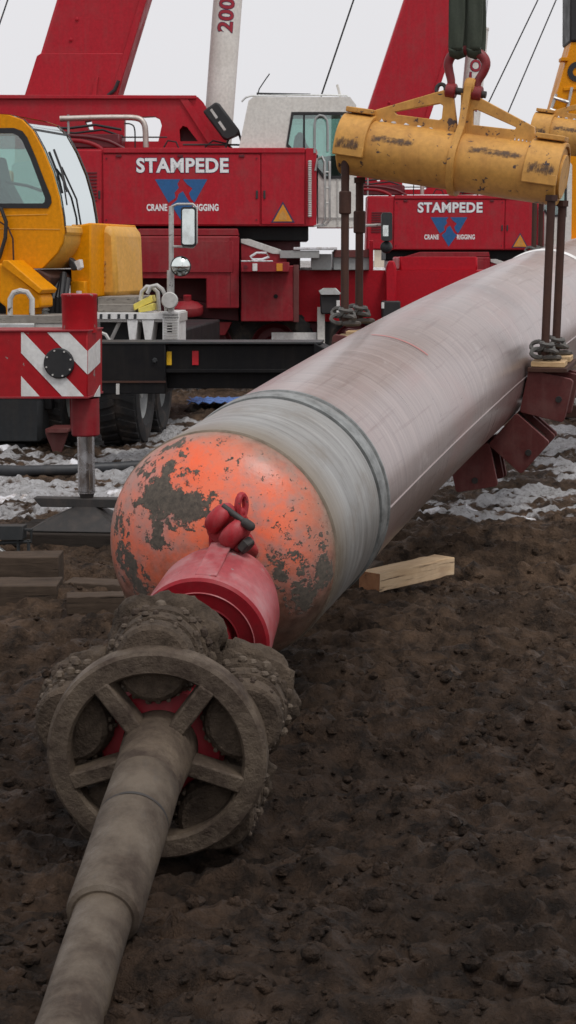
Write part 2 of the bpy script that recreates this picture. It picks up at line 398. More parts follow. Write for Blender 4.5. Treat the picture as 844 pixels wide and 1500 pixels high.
def mud_mat(name, snow=True):
    t = NT(name)
    n1 = t.noise(.55, 5, .6); n2 = t.noise(7, 7, .68); n3 = t.noise(38, 6, .7); n4 = t.noise(2.2, 5, .65)
    c = t.mix(t.ramp(n2, .36, .64), (.020,.0125,.008), (.165,.104,.066))
    c = t.mix(t.ramp(n1, .42, .66, 0, .75), c, (.030,.020,.014), 'MIX')
    c = t.mix(t.ramp(n3, .56, .74, 0, .7), c, (.19,.125,.083))
    c = t.mix(t.ramp(n4, .58, .70, 0, .5), c, (.135,.090,.060))
    # vignette-like darkening painted into the mud colour towards the camera, ragged edge
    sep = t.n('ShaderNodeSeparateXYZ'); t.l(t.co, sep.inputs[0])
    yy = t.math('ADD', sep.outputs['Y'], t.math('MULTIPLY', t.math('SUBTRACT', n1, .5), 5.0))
    near_dark = t.ramp(yy, 7.6, 10.2, .85, 0)
    c = t.mix(near_dark, c, t.mix(1.0, c, (.42,.40,.40), 'MULTIPLY'))
    ro = t.ramp(n4, .42, .60, .45, .95)
    if snow:
        a = t.n('ShaderNodeAttribute'); a.attribute_name = 'snow'
        sn1 = t.noise(1.0, 7, .66, t.mapping((1.5, 3.6, 1))); sn2 = t.noise(11, 6, .7)
        d = t.math('ADD', a.outputs['Fac'], t.math('ADD', t.math('MULTIPLY', t.math('SUBTRACT', sn1, .5), .10), t.math('MULTIPLY', t.math('SUBTRACT', sn2, .5), .16))); mask = t.math('MULTIPLY', t.ramp(d, .0, .05), t.ramp(t.noise(24, 5, .7), .34, .46, .35, .95))
        c = t.mix(mask, c, t.mix(t.ramp(sn2, .3, .7), (.36,.35,.345), (.64,.64,.66)))
    hb = t.math('ADD', t.math('MULTIPLY', n2, 1.0), t.math('MULTIPLY', n3, .45))
    t.bump(hb, 1.0, .09); t.fin(c, ro, 0, .2)
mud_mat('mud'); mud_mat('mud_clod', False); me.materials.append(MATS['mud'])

# loose clods: uncounted, one mesh
def clod_mesh(n):
    base = MB().ball((0,0,0), 1, 7, 5)
    bv = np.array(base.v); V = []; Fc = []; k = 0
    rng = np.random.default_rng(3)
    for _ in range(n):
        y = 4.0 + 11.0*rng.random()**1.5; x = (rng.random()-.5)*(y*.42) + .0
        r = .006 + .022*rng.random()**3
        v = bv * (1 + .42*(rng.random(bv.shape[0])[:, None]-.5)) * (r*np.array([1+.7*rng.random(), 1+.4*rng.random(), .75+.4*rng.random()]))
        a = rng.random()*6.28; ca, sa = math.cos(a), math.sin(a)
        v = v @ np.array([[ca, sa, 0], [-sa, ca, 0], [0, 0, 1]])
        V.append(v + np.array([x, y, float(gz(x, y)) - r*.05])); Fc += [tuple(i+k for i in f) for f in base.f]; k += len(bv)
    return np.concatenate(V), Fc
V, Fc = clod_mesh(5200)
m = MB(); m.v = V.tolist(); m.f = Fc
tag(m.build('mud_clods', MATS['mud_clod'], None, smooth=True, ang=50), 'loose clods of dark mud scattered over the churned ground', 'clods', kind='stuff')
# low snow crusts lying on the mud, uncounted
m = MB(); rng = random.Random(5)
for i in range(90):
    x, y = (rng.random()-.5)*16, 13.6 + 9*rng.random()**1.2
    z = float(gz(x, y)); a = .10 + .42*rng.random()**2; b = a*(.22+.25*rng.random())
    k = 16; vs = [(x, y, z+.035)]
    for ring, hz in ((.6, .028), (1.0, -.03)):
        for j in range(k):
            t_ = 2*math.pi*j/k; q = ring*(.65+.6*rng.random())
            vs.append((x + a*q*math.cos(t_), y + b*q*math.sin(t_), float(gz(x + a*q*math.cos(t_), y + b*q*math.sin(t_))) + hz))
    fs = [(0, 1+j, 1+(j+1) % k) for j in range(k)] + [(1+j, 1+k+j, 1+k+(j+1) % k, 1+(j+1) % k) for j in range(k)]
    m.add(vs, fs)
t = NT('snow_crust'); n = t.noise(18, 6, .7); t.bump(n, .5, .02); t.fin(t.mix(t.ramp(n, .46, .66), (.66,.66,.69), (.30,.26,.23)), .8, 0, .3)
tag(m.build('snow_crusts', MATS['snow_crust'], ang=80), 'thin broken crusts of dirty snow lying on the mud', 'snow', kind='stuff')

# ------------------------------------------------------------------ the big pipe with its pull head
PR = .535
P0 = Vector((-.0301, 8.3632, .927)); D0 = Vector((.32215, 1, .13105)).normalized(); C0 = Vector((.00309, 0, -.0070))
def pax(s): return P0 + D0*s + C0*(.5*s*abs(s))
def pfr(s):
    tt = (pax(s+.01)-pax(s-.01)).normalized(); a = tt.cross(Vector((0,0,1))).normalized(); return tt, a, a.cross(tt)
def ppt(s, ang, r=PR, o=Vector((0,0,0))):
    tt, a, b = pfr(s); return pax(s) + (a*math.cos(ang) + b*math.sin(ang))*r - o
PO = Vector((P0.x, P0.y, 0))
def pipe_surf(ss, rr, n=96, a0=-math.pi/2):
    m = MB(); m.uv = []
    for s, r in zip(ss, rr):
        for k in range(n+1):
            a = a0 + 2*math.pi*k/n; m.v.append(tuple(ppt(s, a, r, PO))); m.uv.append((s, a*PR))
    for i in range(len(ss)-1):
        for k in range(n): m.f.append((i*(n+1)+k, i*(n+1)+k+1, (i+1)*(n+1)+k+1, (i+1)*(n+1)+k))
    return m
pipe = root('steel_pipe', PO, 'huge pinkish steel pipe with an orange domed pull head, slung over the mud', 'pipe')
ss = [0.058] + [i*.25 for i in range(1, 121)]
body = pipe_surf(ss, [PR]*len(ss)).build('pipe_body', MATS['pipe_steel'], pipe, ang=60)
# long seam weld and girth welds
sm = [ppt(.06+i*.2, R(-4), PR+.001, PO) for i in range(140)]
MB().tube(sm, .0045, 6).build('seam_weld', MATS['pipe_steel'], body)
t = NT('chalk_band'); n = t.noise(8, 5); t.fin(t.mix(t.ramp(n, .4, .7), (.74,.73,.72), (.5,.45,.43)), .7, 0, .3)
for s0 in (7.35, 19.4):
    pipe_surf([s0-.07, s0-.02, s0, s0+.02, s0+.07], [PR+.002, PR+.006, PR+.014, PR+.006, PR+.002]).build('girth_weld', MATS['chalk_band'], body, ang=80)
t = NT('paint_mark'); t.fin((.55,.20,.19), .7, 0, .3)
m = MB()
for i in range(13):
    a = R(52+i*3.2)
    for ds in (-.008, .008): m.v.append(tuple(ppt(1.75+ds, a, PR+.003, PO)))
    if i: k = 2*i; m.f.append((k-2, k-1, k+1, k))
m.build('paint_mark', MATS['paint_mark'], body)
RIM = -.859
prof = [(RIM, PR-.004), (-.80, PR), (-.40, PR), (-.20, PR), (-.135, PR)]
shell = pipe_surf([p[0] for p in prof], [p[1] for p in prof]).build('head_shell', MATS['shell_steel'], pipe, ang=60)
wr = [(-.136, PR-.001), (-.132, PR-.030), (-.114, PR-.030), (-.110, PR+.006), (-.10, PR+.010), (-.02, PR+.010), (-.004, PR+.006), (.0, PR-.006), (.02, PR-.006), (.026, PR+.009), (.040, PR+.009), (.046, PR-.001), (.06, PR-.001)]
pipe_surf([p[0] for p in wr], [p[1] for p in wr]).build('weld_ring', MATS['weld_steel'], pipe, ang=25)

t = NT('dome_orange')
n1 = t.noise(3.2, 5, .6); n2 = t.noise(16, 7, .72); n3 = t.noise(46, 5, .7); n4 = t.noise(2.3, 4, .6)
col = t.mix(t.ramp(n1, .36, .62), (.90,.135,.045), (.86,.20,.10))
col = t.mix(t.ramp(n4, .47, .62, 0, .85), col, (.52,.225,.185))
col = t.mix(t.ramp(n2, .50, .70, 0, .65), col, (.42,.20,.165))
n5 = t.noise(5.5, 5, .62); col = t.mix(t.ramp(n5, .50, .66, 0, .75), col, (.36,.235,.21))
dist = t.n('ShaderNodeVectorMath', operation='ADD'); nv = t.n('ShaderNodeTexNoise'); nv.inputs['Scale'].default_value = 9; nv.inputs['Detail'].default_value = 6; nv.inputs['Roughness'].default_value = .7
t.l(t.co, nv.inputs['Vector']); sub = t.n('ShaderNodeVectorMath', operation='MULTIPLY_ADD'); t.l(nv.outputs['Color'], sub.inputs[0])
sub.inputs[1].default_value = (.46,.46,.46); sub.inputs[2].default_value = (-.23,-.23,-.23)
t.l(t.co, dist.inputs[0]); t.l(sub.outputs[0], dist.inputs[1])
def dome_px(x, y):
    """where a sight line meets the dome"""
    d = ray(x, y); best = None
    tt, a, b = pfr(RIM); c = pax(RIM)
    for i in range(600):
        p = CAM + d*(6.6 + i*.003); q = p - c; ax_ = q.dot(tt)/.31; ra = q.dot(a)/PR; rb = q.dot(b)/PR
        if ax_ < .02 and ax_*ax_ + ra*ra + rb*rb < 1: return p - PO
    return CAM + d*7.6 - PO
mask = None
for (x, y, r) in ((478,835,.06),(455,868,.07),(425,880,.05),(195,838,.07),(182,805,.05),(215,860,.06),(232,722,.095),(275,735,.085),(295,748,.06),(235,770,.05),(230,790,.055),(215,680,.04),(255,655,.05),(265,662,.03),(290,690,.03),(318,735,.035),(170,765,.045),(385,698,.018),(470,800,.03),(400,845,.05),(425,820,.03),(445,830,.03),(460,780,.018),(405,775,.016),(320,647,.014),(330,678,.02),(420,760,.02),(440,790,.02),(390,820,.025)):
    dn = t.n('ShaderNodeVectorMath', operation='DISTANCE'); t.l(dist.outputs[0], dn.inputs[0]); dn.inputs[1].default_value = dome_px(x, y)
    mk = t.ramp(dn.outputs['Value'], r*1.04, r*1.22, 1, 0); mask = mk if mask is None else t.math('MAXIMUM', mask, mk)
spk = t.ramp(n3, .63, .66); spk2 = t.ramp(n2, .635, .655)
mask = t.math('MAXIMUM', mask, t.math('MAXIMUM', t.math('MULTIPLY', spk, t.ramp(n1, .38, .52)), spk2))
sep = t.n('ShaderNodeSeparateXYZ'); t.l(dist.outputs[0], sep.inputs[0])
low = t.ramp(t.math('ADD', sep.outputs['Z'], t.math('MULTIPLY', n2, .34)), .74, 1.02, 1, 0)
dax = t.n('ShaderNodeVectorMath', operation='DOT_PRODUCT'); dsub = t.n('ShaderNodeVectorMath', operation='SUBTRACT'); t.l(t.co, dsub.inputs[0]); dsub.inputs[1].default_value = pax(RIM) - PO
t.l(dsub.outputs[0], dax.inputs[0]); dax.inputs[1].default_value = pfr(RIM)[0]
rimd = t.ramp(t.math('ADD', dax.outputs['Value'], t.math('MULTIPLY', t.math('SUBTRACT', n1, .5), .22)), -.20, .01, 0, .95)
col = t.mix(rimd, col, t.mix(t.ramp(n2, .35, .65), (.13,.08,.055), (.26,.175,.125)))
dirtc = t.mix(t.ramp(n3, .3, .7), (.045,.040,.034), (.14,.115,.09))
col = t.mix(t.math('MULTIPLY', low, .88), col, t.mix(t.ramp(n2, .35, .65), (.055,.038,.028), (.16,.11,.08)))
col = t.mix(mask, col, dirtc)
t.bump(t.math('ADD', t.math('MULTIPLY', mask, .8), t.math('MULTIPLY', n3, .25)), .5, .012)
t.fin(col, t.ramp(t.math('ADD', mask, t.math('MULTIPLY', n5, .3)), 0, 1, .28, .85), 0, .5)
k = 16; th_ = [math.pi/2*i/k for i in range(k+1)]
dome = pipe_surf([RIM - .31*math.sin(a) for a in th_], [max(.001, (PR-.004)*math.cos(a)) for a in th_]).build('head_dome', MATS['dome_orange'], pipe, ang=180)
# rolled joint where the dome meets the shell
jt = pipe_surf([RIM-.012, RIM-.004, RIM+.012, RIM+.02], [PR-.010, PR+.001, PR+.002, PR-.002]).build('dome_weld', MATS['reamer_plain'], pipe, ang=80)
# pulling eye plate on the dome nose
fa, fb, fc_ = pfr(RIM)
npt = pax(RIM-.30) - PO
def plate(name, px, Y0, Y1, mat, bev):
    m = MB(); n = len(px); fr_ = [P(x, y, Y0)-PO for x, y in px]; bk = [P(x, y, Y0)-PO + (Y1-Y0)*D0 for x, y in px]
    m.add(fr_ + bk, [tuple(range(n)), tuple(range(2*n-1, n-1, -1))] + [(i, n+i, n+(i+1) % n, (i+1) % n) for i in range(n)]); return m.build(name, mat, pipe, bev)
#plate('gusset', [(258,812),(254,792),(262,772),(270,768),(297,794),(296,812)], 7.12, 7.36, MATS['dome_orange'], .008)
plate('pulling_eye', [(304,812),(303,770),(318,752),(340,752),(352,770),(352,812)], 7.12, 7.38, MATS['swivel_red'], .02)

# ------------------------------------------------------------------ swivel and clevis
SF, SR = P(297, 938, 6.72), P(330, 868, 7.15)
SO = Vector((SF.x, SF.y, 0)); sax = (SR - SF).normalized(); SL = (SR-SF).length
sw = root('pulling_swivel', SO, 'bulky red pulling swivel coupled to the orange pull head', 'swivel')
f0 = SF - SO
MB().lathe([(.0,.262),(.012,.272),(.10,.272),(.30,.262),(.39,.240),(.44,.222),(SL,.20),(SL,0)], f0, sax, 64).build('body', MATS['swivel_pale'], sw, ang=30)
fcp = MB().lathe([(.012,.2722),(-.002,.262),(-.004,.214),(.006,.212),(.006,.150),(.0,.146),(.05,.142),(.05,.0)], f0, sax, 64).build('face_ring', MATS['swivel_face'], sw, ang=25)
MB().lathe([(-.004,.2155),(-.009,.213),(-.004,.2105)], f0, sax, 64).build('retaining_ring', MATS['swivel_pale'], fcp)
MB().lathe([(.05,.118),(-.10,.112),(-.16,.12),(-.30,.12),(-.34,.09),(-.34,0)], f0, sax, 40).build('shaft', MATS['swivel_face'], sw, ang=30)
e1 = sax.orthogonal().normalized(); e2 = sax.cross(e1)
# raised strip along the top of the body
up = Vector((0,0,1)); up = (up - sax*up.dot(sax)).normalized(); rt = sax.cross(up)
c = f0 + sax*.20 + up*.268 + rt*.02
MB().obox(c, rt*.045, sax*.16, up*.006).build('name_plate', MATS['swivel_pale'], sw, .004)
MB().obox(f0 + sax*.43 + up*.225 + rt*.06, rt*.045, sax*.06, up*.055).build('neck_block', MATS['swivel_pale'], sw, .012)

q1, q2 = P(321, 757, 7.02), P(347, 784, 6.98); CO = Vector((q1.x, q1.y, 0))
cl = root('shackle', CO, 'red forged shackle joining the swivel to the pull head', 'shackle')
def capsule(m, a, b, r, n=20):
    a, b = Vector(a), Vector(b); L = (b-a).length
    pr = [(-r*math.cos(math.pi/2*i/6), r*math.sin(math.pi/2*i/6)) for i in range(7)] + [(L + r*math.sin(math.pi/2*i/6), r*math.cos(math.pi/2*i/6)) for i in range(7)]
    return m.lathe(pr, a, b-a, n)
back = (pax(RIM-.28) + Vector((.02,0,.06))) - q1
pd_ = Vector((.62,-.30,-.62)).normalized()
ep = [(-.040,0),(-.040,.045),(-.034,.058),(-.020,.073),(.014,.076),(.030,.066),(.036,.050),(.036,0)]
for q_, nm in ((q1, -1), (q2, 1)):
    c_ = q_ - CO + pd_*(-.010*nm); sk = (-pd_ if nm < 0 else pd_)
    e_ = MB().lathe([(-t_, r_) for t_, r_ in ep][::-1], c_, sk, 28).build('ear', MATS['swivel_red'], cl, ang=50)
    MB().obox(c_ + Vector((.03,.12,-.06)), Vector((.03,0,.02)), Vector((.02,.12,-.04)), Vector((-.02,.01,.045))).build('arm', MATS['swivel_red'], e_, .015)
MB().lathe([(0,0),(0,.034),(.008,.040),(.03,.040),(.036,.034),(.036,0)], q2 - CO + pd_*.040, pd_, 6).build('nut', MATS['dark_iron'], cl)
m = MB(); capsule(m, P(320,775,7.06)-CO, P(345,800,7.06)-CO, .05); m.build('bridge', MATS['swivel_red'], cl)
m = MB(); m.cyl(P(326,741,6.98)-CO, P(363,768,6.94)-CO, .013, .013, 12); capsule(m, P(360,766,6.93)-CO, P(367,771,6.93)-CO, .020, 12)
m.build('pin', MATS['dark_iron'], cl)
m = MB(); ringc = P(354,741,7.03)-CO
m.tube([ringc + Vector((.028*math.cos(a)*.55, .028*math.cos(a)*.8, .045*math.sin(a))) for a in [2*math.pi*i/16 for i in range(16)]], .015, 8, True)
capsule(m, P(340,752,7.05)-CO, P(352,750,7.03)-CO, .022, 10); m.build('keeper_ring', MATS['swivel_red'], cl)

# ------------------------------------------------------------------ reamer (hole opener)
RC = P(229, 1108, 6.0); RO = Vector((RC.x, RC.y, 0)); rax = Vector((.07, 1, .10)).normalized()
rr_ = rax.cross(Vector((0,0,1))).normalized(); ru = rr_.cross(rax)
def rp(t, r, a): return (RC-RO) + rax*t + (rr_*math.cos(a) + ru*math.sin(a))*r
t = NT('reamer_steel'); n1 = t.noise(4.5, 7, .68); n2 = t.noise(26, 6, .7); n3 = t.noise(70, 4, .6)
c = t.mix(t.ramp(n1, .38, .60), (.125,.095,.068), (.042,.028,.020)); c = t.mix(t.ramp(n2, .5, .75, 0, .7), c, (.10,.072,.052))
t.bump(t.math('ADD', t.math('MULTIPLY', n1, 1.2), t.math('ADD', t.math('MULTIPLY', n2, .7), t.math('MULTIPLY', n3, .2))), .55, .03); t.fin(c, t.ramp(n1, .4, .6, .5, .85), 0, .3)
t = NT('mud_caked'); n1 = t.noise(9, 6, .7); n2 = t.noise(45, 5, .7)
t.bump(t.math('ADD', n1, t.math('MULTIPLY', n2, .6)), 1.0, .03)
t.fin(t.mix(t.ramp(n1, .3, .7), (.030,.021,.015), (.125,.092,.066)), .75, 0, .2)
rm = root('reamer', RO, 'mud caked drilling reamer with spoked steel ring and toothed roller cutters', 'reamer')
MB().lathe([(0,.402),(-.014,.390),(-.016,.325),(0,.315),(.07,.315),(.085,.325),(.085,.395),(.07,.405)], RC-RO, rax, 72, closed=True).build('guide_ring', MATS['reamer_steel'], rm, ang=30)
for k in range(5):
    a = R(54 + 72*k); m = MB()
    m.obox(rp(.03, .215, a), (rr_*math.cos(a)+ru*math.sin(a))*.115, (-rr_*math.sin(a)+ru*math.cos(a))*.032, rax*.05)
    m.build('spoke', MATS['reamer_steel'], rm, .008)
hub = MB().lathe([(-.30,.0),(-.30,.112),(-.26,.122),(-.10,.128),(-.02,.135),(.10,.14),(.5,.14),(.5,0)], RC-RO, rax, 40).build('hub', MATS['reamer_steel'], rm, ang=30)
MB().lathe([(.10,.142),(.12,.22),(.16,.24),(.40,.24),(.48,.14)], RC-RO, rax, 40).build('core_body', MATS['red_dull'], rm, ang=30)
def lumpy(mb, amp, f, seed):
    v = np.array(mb.v); n = fbm(v[:,0]*f+seed*3.1+v[:,1]*f*.6, v[:,2]*f+v[:,1]*f*.8, 4, seed)-.5
    c = v.mean(0); d = v-c; d /= (np.linalg.norm(d, axis=1, keepdims=True)+1e-6)
    mb.v = [tuple(p) for p in v + d*(n*amp)[:, None]]; return mb
for k in range(5):
    a = R(90 + 72*k + 2); c = rp(0, .345, a); er = rr_*math.cos(a)+ru*math.sin(a); g_ = 1.14 if k == 0 else 1.05
    cax = (rax - er*.16).normalized()
    m = MB().lathe([(.05,.0),(.05,.125),(.065,.140),(.105,.150),(.125,.150),(.13,.135),(.145,.135),(.15,.158),(.19,.168),(.20,.168),(.205,.150),(.22,.150),(.225,.175),(.27,.185),(.31,.18),(.35,.155),(.38,.11),(.40,.05),(.41,0)], c, cax, 40); 
    cone = m.build('roller_cutter', MATS['mud_caked'], rm, ang=28)
    m = MB(); e1 = cax.orthogonal().normalized(); e2 = cax.cross(e1)
    for tt, r, n_, br in ((.090,.147,22,.011),(.115,.150,22,.011),(.175,.166,24,.015),(.245,.182,24,.019),(.285,.184,22,.021)):
        for i in range(n_):
            b = 2*math.pi*(i+.5*(n_ % 4))/n_
            if random.random() < .18: continue
            b += random.uniform(-.05, .05); m.ball(c + cax*(tt+random.uniform(-.008,.008)) + (e1*math.cos(b)+e2*math.sin(b))*(r+random.uniform(-.008,.004)), br*random.uniform(.7,1.25), 7, 4, (1, random.uniform(.7,1.2), random.uniform(.7,1.2)))
    m.build('teeth', MATS['reamer_steel'], cone); COL.objects[-1]['kind'] = 'stuff'
    m = MB()
    m.lathe([(.27,.10)] + [(.285+.17*i/14, .203*g_*math.sqrt(max(0, 1-((i-4)/10.4)**2))) for i in range(15)], c, cax, 44)
    lumpy(m, .10, 16, k+3).build('mud_cake', MATS['mud_caked'], cone, ang=180)
    # saddle arm
    m = MB(); m.obox(rp(.43, .25, a), er*.14, (-rr_*math.sin(a)+ru*math.cos(a))*.06, rax*.035); m.build('saddle', MATS['mud_caked'], rm, .01)
# ------------------------------------------------------------------ drill pipe
d0 = RC + rax*(-.26); dpts = [d0, P(183,1240,5.38), P(150,1345,4.98), P(103,1500,4.46)]
dv = (dpts[3]-dpts[1]).normalized()
DO = Vector((dpts[1].x, dpts[1].y, 0))
dp = root('drill_pipe', DO, 'muddy grey drill pipe with a thicker tool joint leading to the reamer', 'drill pipe')
t = NT('drill_steel'); n1 = t.noise(3.5, 7, .66); n2 = t.noise(24, 6, .7); n3 = t.noise(1, 5, .6, t.mapping((40, 9, 9)))
c = t.mix(t.ramp(n1, .40, .62), (.105,.081,.058), (.040,.027,.019)); c = t.mix(t.ramp(n2, .52, .74, 0, .7), c, (.095,.068,.048)); c = t.mix(t.ramp(n3, .58, .7, 0, .35), c, (.06,.05,.042))
t.bump(t.math('ADD', n1, t.math('MULTIPLY', n2, .6)), .45, .02); t.fin(c, t.ramp(n1, .4, .6, .45, .85), 0, .35)
a_, b_ = d0 - DO, dpts[2] - DO; dd = (b_ - a_).normalized(); L1 = (b_-a_).length
m = MB().lathe([(0,.0),(0,.118),(.02,.122),(.22,.122),(.235,.114),(.25,.114),(.262,.122),(L1-.24,.118),(L1-.03,.118),(L1-.012,.113),(L1,.100),(L1,.06)], a_, dd, 40)
m.build('tool_joint', MATS['drill_steel'], dp, ang=30)
MB().lathe([(.236,.1165),(.2425,.1195),(.249,.1165)], a_, dd, 40).build('joint_band', MATS['dark_iron'], dp)
e = dpts[3]-DO; pts = [b_ - dd*.05, b_ + dd*.2, e, e + dv*1.2, e + dv*3.2]; pts[3].z = max(pts[3].z, -.10); pts[4].z = -.1
MB().tube([Vector(p) for p in pts], .092, 36).build('pipe_section', MATS['drill_steel'], dp)

# ------------------------------------------------------------------ lifting gear over the pipe
S1 = 3.86; tt, pa_, pb_ = pfr(S1); LC = pax(S1)
LF = Frame((LC.x, LC.y, 0), math.atan2(-pa_.y, pa_.x))
TUBE_A, TUBE_B = LF.at(505, 213), LF.at(822, 259); bx = (TUBE_B - TUBE_A).normalized(); bup = Vector((-bx.z, 0, bx.x)); bw = Vector((0, 1, 0))
TR = .198
def make_beam(label):
    b = root('spreader_bar', LF, label, 'spreader beam', 'spreader beams over the pipe')
    A, B = TUBE_A, TUBE_B; L = (B-A).length
    tube = MB().lathe([(0,0),(0,TR-.05),(.0,TR-.008),(.008,TR),(L-.008,TR),(L,TR-.008),(L,TR-.05),(L,0)], A, bx, 48).build('tube', MATS['ochre_paint'], b, ang=30)
    # half round saddles with square skirts near both ends
    for c0, c1, ang0 in ((-.015, .205, 0), (L-.225, L+.012, 0)):
        pr = [(c0, TR+.002), (c0, TR+.030), (c1, TR+.030), (c1, TR+.002)]
        m = MB().lathe(pr, A, bx, 20, up=bup, a0=-math.pi/2, a1=math.pi/2, closed=True)
        for sg in (-1, 1):
            cc = A + bx*((c0+c1)/2) + bw*sg*(TR+.0165) - bup*.035
            m.obox(cc, bx*((c1-c0)/2), bw*.0145, bup*.037)
        sd = m.build('saddle', MATS['ochre_paint'], b, .006)
        cc = A + bx*((c0+c1)/2) + bup*(TR+.05)
        MB().obox(cc, bx*.10, bw*.09, bup*.018).build('top_plate', MATS['ochre_paint'], b, .006)
    # snow left on the tube
    for u0, u1 in ((.22, .62), (L-.36, L-.24)):
        m = MB(); n = 16
        for i in range(n+1):
            u = u0 + (u1-u0)*i/n
            for j in range(7):
                q = R(90 + (j-3)*(7+3*math.sin(i*1.7)) - 16); h = TR + (.002 if j in (0,6) or i in (0,n) else .018+.008*math.sin(i*2.1+j))
                m.v.append(tuple(A + bx*u - bw*math.cos(q)*-h + bup*math.sin(q)*h))
        for i in range(n):
            for j in range(6): k = i*7+j; m.f.append((k, k+1, k+8, k+7))
        m.build('snow_cap', MATS['snow_crust'], tube)
    # centre flange plate with lifting eye
    c0 = LF.at(672, 232); mid = A + bx*((c0 - A).dot(bx))
    fl = [(math.cos(R(a))*(TR+.035), math.sin(R(a))*(TR+.035)) for a in range(-200, 21, 10)]
    top = LF.at(684, 113); hgt = (top - mid).dot(bup)
    fl += [(.085, TR+.05), (.07, hgt-.06)] + [(.065*math.cos(R(a)), hgt-.065+.065*math.sin(R(a))) for a in range(0, 181, 15)] + [(-.07, hgt-.06), (-.085, TR+.05)]
    def ffn(u, v, d): return tuple(mid + bw*u + bup*v + bx*d)
    flo = MB().extr(fl, -.024, .024, fn=ffn).build('flange_plate', MATS['ochre_paint'], b, .005)
    MB().lathe([(-.035,.0),(-.035,.06),(.035,.06),(.035,0)], mid + bup*(hgt-.065), bx, 24).build('eye_boss', MATS['ochre_paint'], flo, .004)
    # windowed gussets
    for out, hole in (([(543,176),(546,166),(552,161),(655,131),(664,133),(672,200),(543,190)], [(579,164),(645,152),(650,155),(648,174),(644,176),(582,168)]),
                      ([(676,135),(690,136),(784,186),(784,216),(676,200)], [(694,162),(699,161),(757,187),(755,190),(693,183)])):
        MB().extr(LF.poly(out), -.022, .022, [LF.poly(hole)]).build('gusset', MATS['ochre_paint'], b, .005)
    # thick end caps
    for cpt, sg in ((A, -1), (B, 1)):
        MB().lathe([(0,0),(0,TR*.75),(.02,TR*.75),(.02,0)], cpt, bx*sg, 32).build('end_cap', MATS['ochre_paint'], b, .004)
    # long scuffs worn through the paint at the sling height
    return b
beam = make_beam('ochre steel spreader beam slung from the green web slings')
t = NT('scuff'); t.t.nodes.remove(t.b); uvn = t.n('ShaderNodeTexCoord').outputs['UV']; su = t.n('ShaderNodeSeparateXYZ'); t.l(uvn, su.inputs[0])
n = t.noise(1, 7, .75, t.mapping((5, 1.4, 1), uvn)); ed = t.math('MULTIPLY', t.math('MULTIPLY', su.outputs['Y'], t.math('SUBTRACT', 1.0, su.outputs['Y'])), 4.0)
ed = t.math('MINIMUM', ed, t.math('MULTIPLY', t.math('MULTIPLY', su.outputs['X'], t.math('SUBTRACT', 1.0, su.outputs['X'])), 9.0))
df = t.n('ShaderNodeBsdfPrincipled'); df.inputs['Base Color'].default_value = (.055,.042,.045,1); df.inputs['Roughness'].default_value = .7
tp = t.n('ShaderNodeBsdfTransparent'); mx = t.n('ShaderNodeMixShader'); t.l(t.ramp(t.math('ADD', ed, t.math('MULTIPLY', t.math('SUBTRACT', n, .5), 4.0)), .5, 1.1, 0, .68), mx.inputs[0]); t.l(tp.outputs[0], mx.inputs[1]); t.l(df.outputs[0], mx.inputs[2]); t.l(mx.outputs[0], t.out.inputs[0])
L = (TUBE_B-TUBE_A).length
for f0_, f1_, hh, rr2, hw_ in ((.14,.36,R(158),TR+.002,11),(.58,.85,R(152),TR+.002,11),(-.008,.116,R(178),TR+.0325,15),(.865,1.0,R(172),TR+.0325,14)):
    m = MB(); m.uv = []
    for i in range(13):
        u = L*(f0_+(f1_-f0_)*i/12)
        for j in range(6):
            q = hh + R((j-2.5)/2.5*hw_); m.v.append(tuple(TUBE_A + bx*u + bw*math.cos(q)*rr2 + bup*math.sin(q)*rr2)); m.uv.append((i/12, j/5))
    for i in range(12):
        for j in range(5): k = i*6+j; m.f.append((k, k+1, k+7, k+6))
    m.build('scuff', MATS['scuff'], beam)
DT = Vector(D0)*7.8; DT.z = .62
beam2 = copy_tree(beam); beam2.location = beam.location + Vector((DT.x, DT.y, .62)); beam2['label'] = 'second weathered spreader beam further along the pipe, below the yellow boom'

# hanger rods
def make_rod(a, b, label, wv):
    a, b = LF.at(*a, wv), LF.at(*b, wv); fr = Frame(LF.o + LF.eu*b.x + LF.ew*b.y + Vector((0,0,b.z)), LF.th)
    o = root('hanger_rod', fr, label, 'hanger rod', 'rusty hanger rods holding the pipe cradle')
    d = a - b; L = d.length; n = d.normalized()
    rod = MB().cyl((0,0,0), d, .0285, .0285, 14).build('rod', MATS['rust_steel'], o)
    for f in ((.62,) if 'far side' in label else ()):
        MB().lathe([(0,.0),(0,.036),(.008,.043),(.15,.043),(.158,.036),(.158,0)], n*(L*f), n, 14).build('coupling', MATS['rust_steel'], rod)
    MB().lathe([(0,.0),(0,.045),(.04,.045),(.04,0)], n*(L-.03), n, 6).build('nut', MATS['rust_steel'], rod)
    # chain knot at the foot
    for i in range(7):
        ang = i*1.9; c = Vector((.05*math.cos(ang), .04*math.sin(ang), .0+.016*i)); q = Matrix.Rotation(ang*.9+.4, 3, 'Z') @ Matrix.Rotation(1.1*(i % 3)-.2, 3, 'X')
        pts = [c + q @ Vector((.055*math.cos(z), .032*math.sin(z), 0)) for z in [2*math.pi*j/12 for j in range(12)]]
        MB().tube(pts, .0155, 6, True).build('chain_link', MATS['chain_grey'], o)
    return o
rodA = make_rod((506,214), (505,474), 'near rusty hanger rod on the far side of the pipe, with thick coupling', -.14)
rodB = make_rod((527,262), (526,470), 'rear rusty hanger rod on the far side of the pipe, below the beam end', .14)
make_rod((808,288), (798,524), 'near rusty hanger rod in front of the pipe, chained to the clamp block', -.14)
make_rod((824,296), (814,517), 'rear rusty hanger rod in front of the pipe', .14)
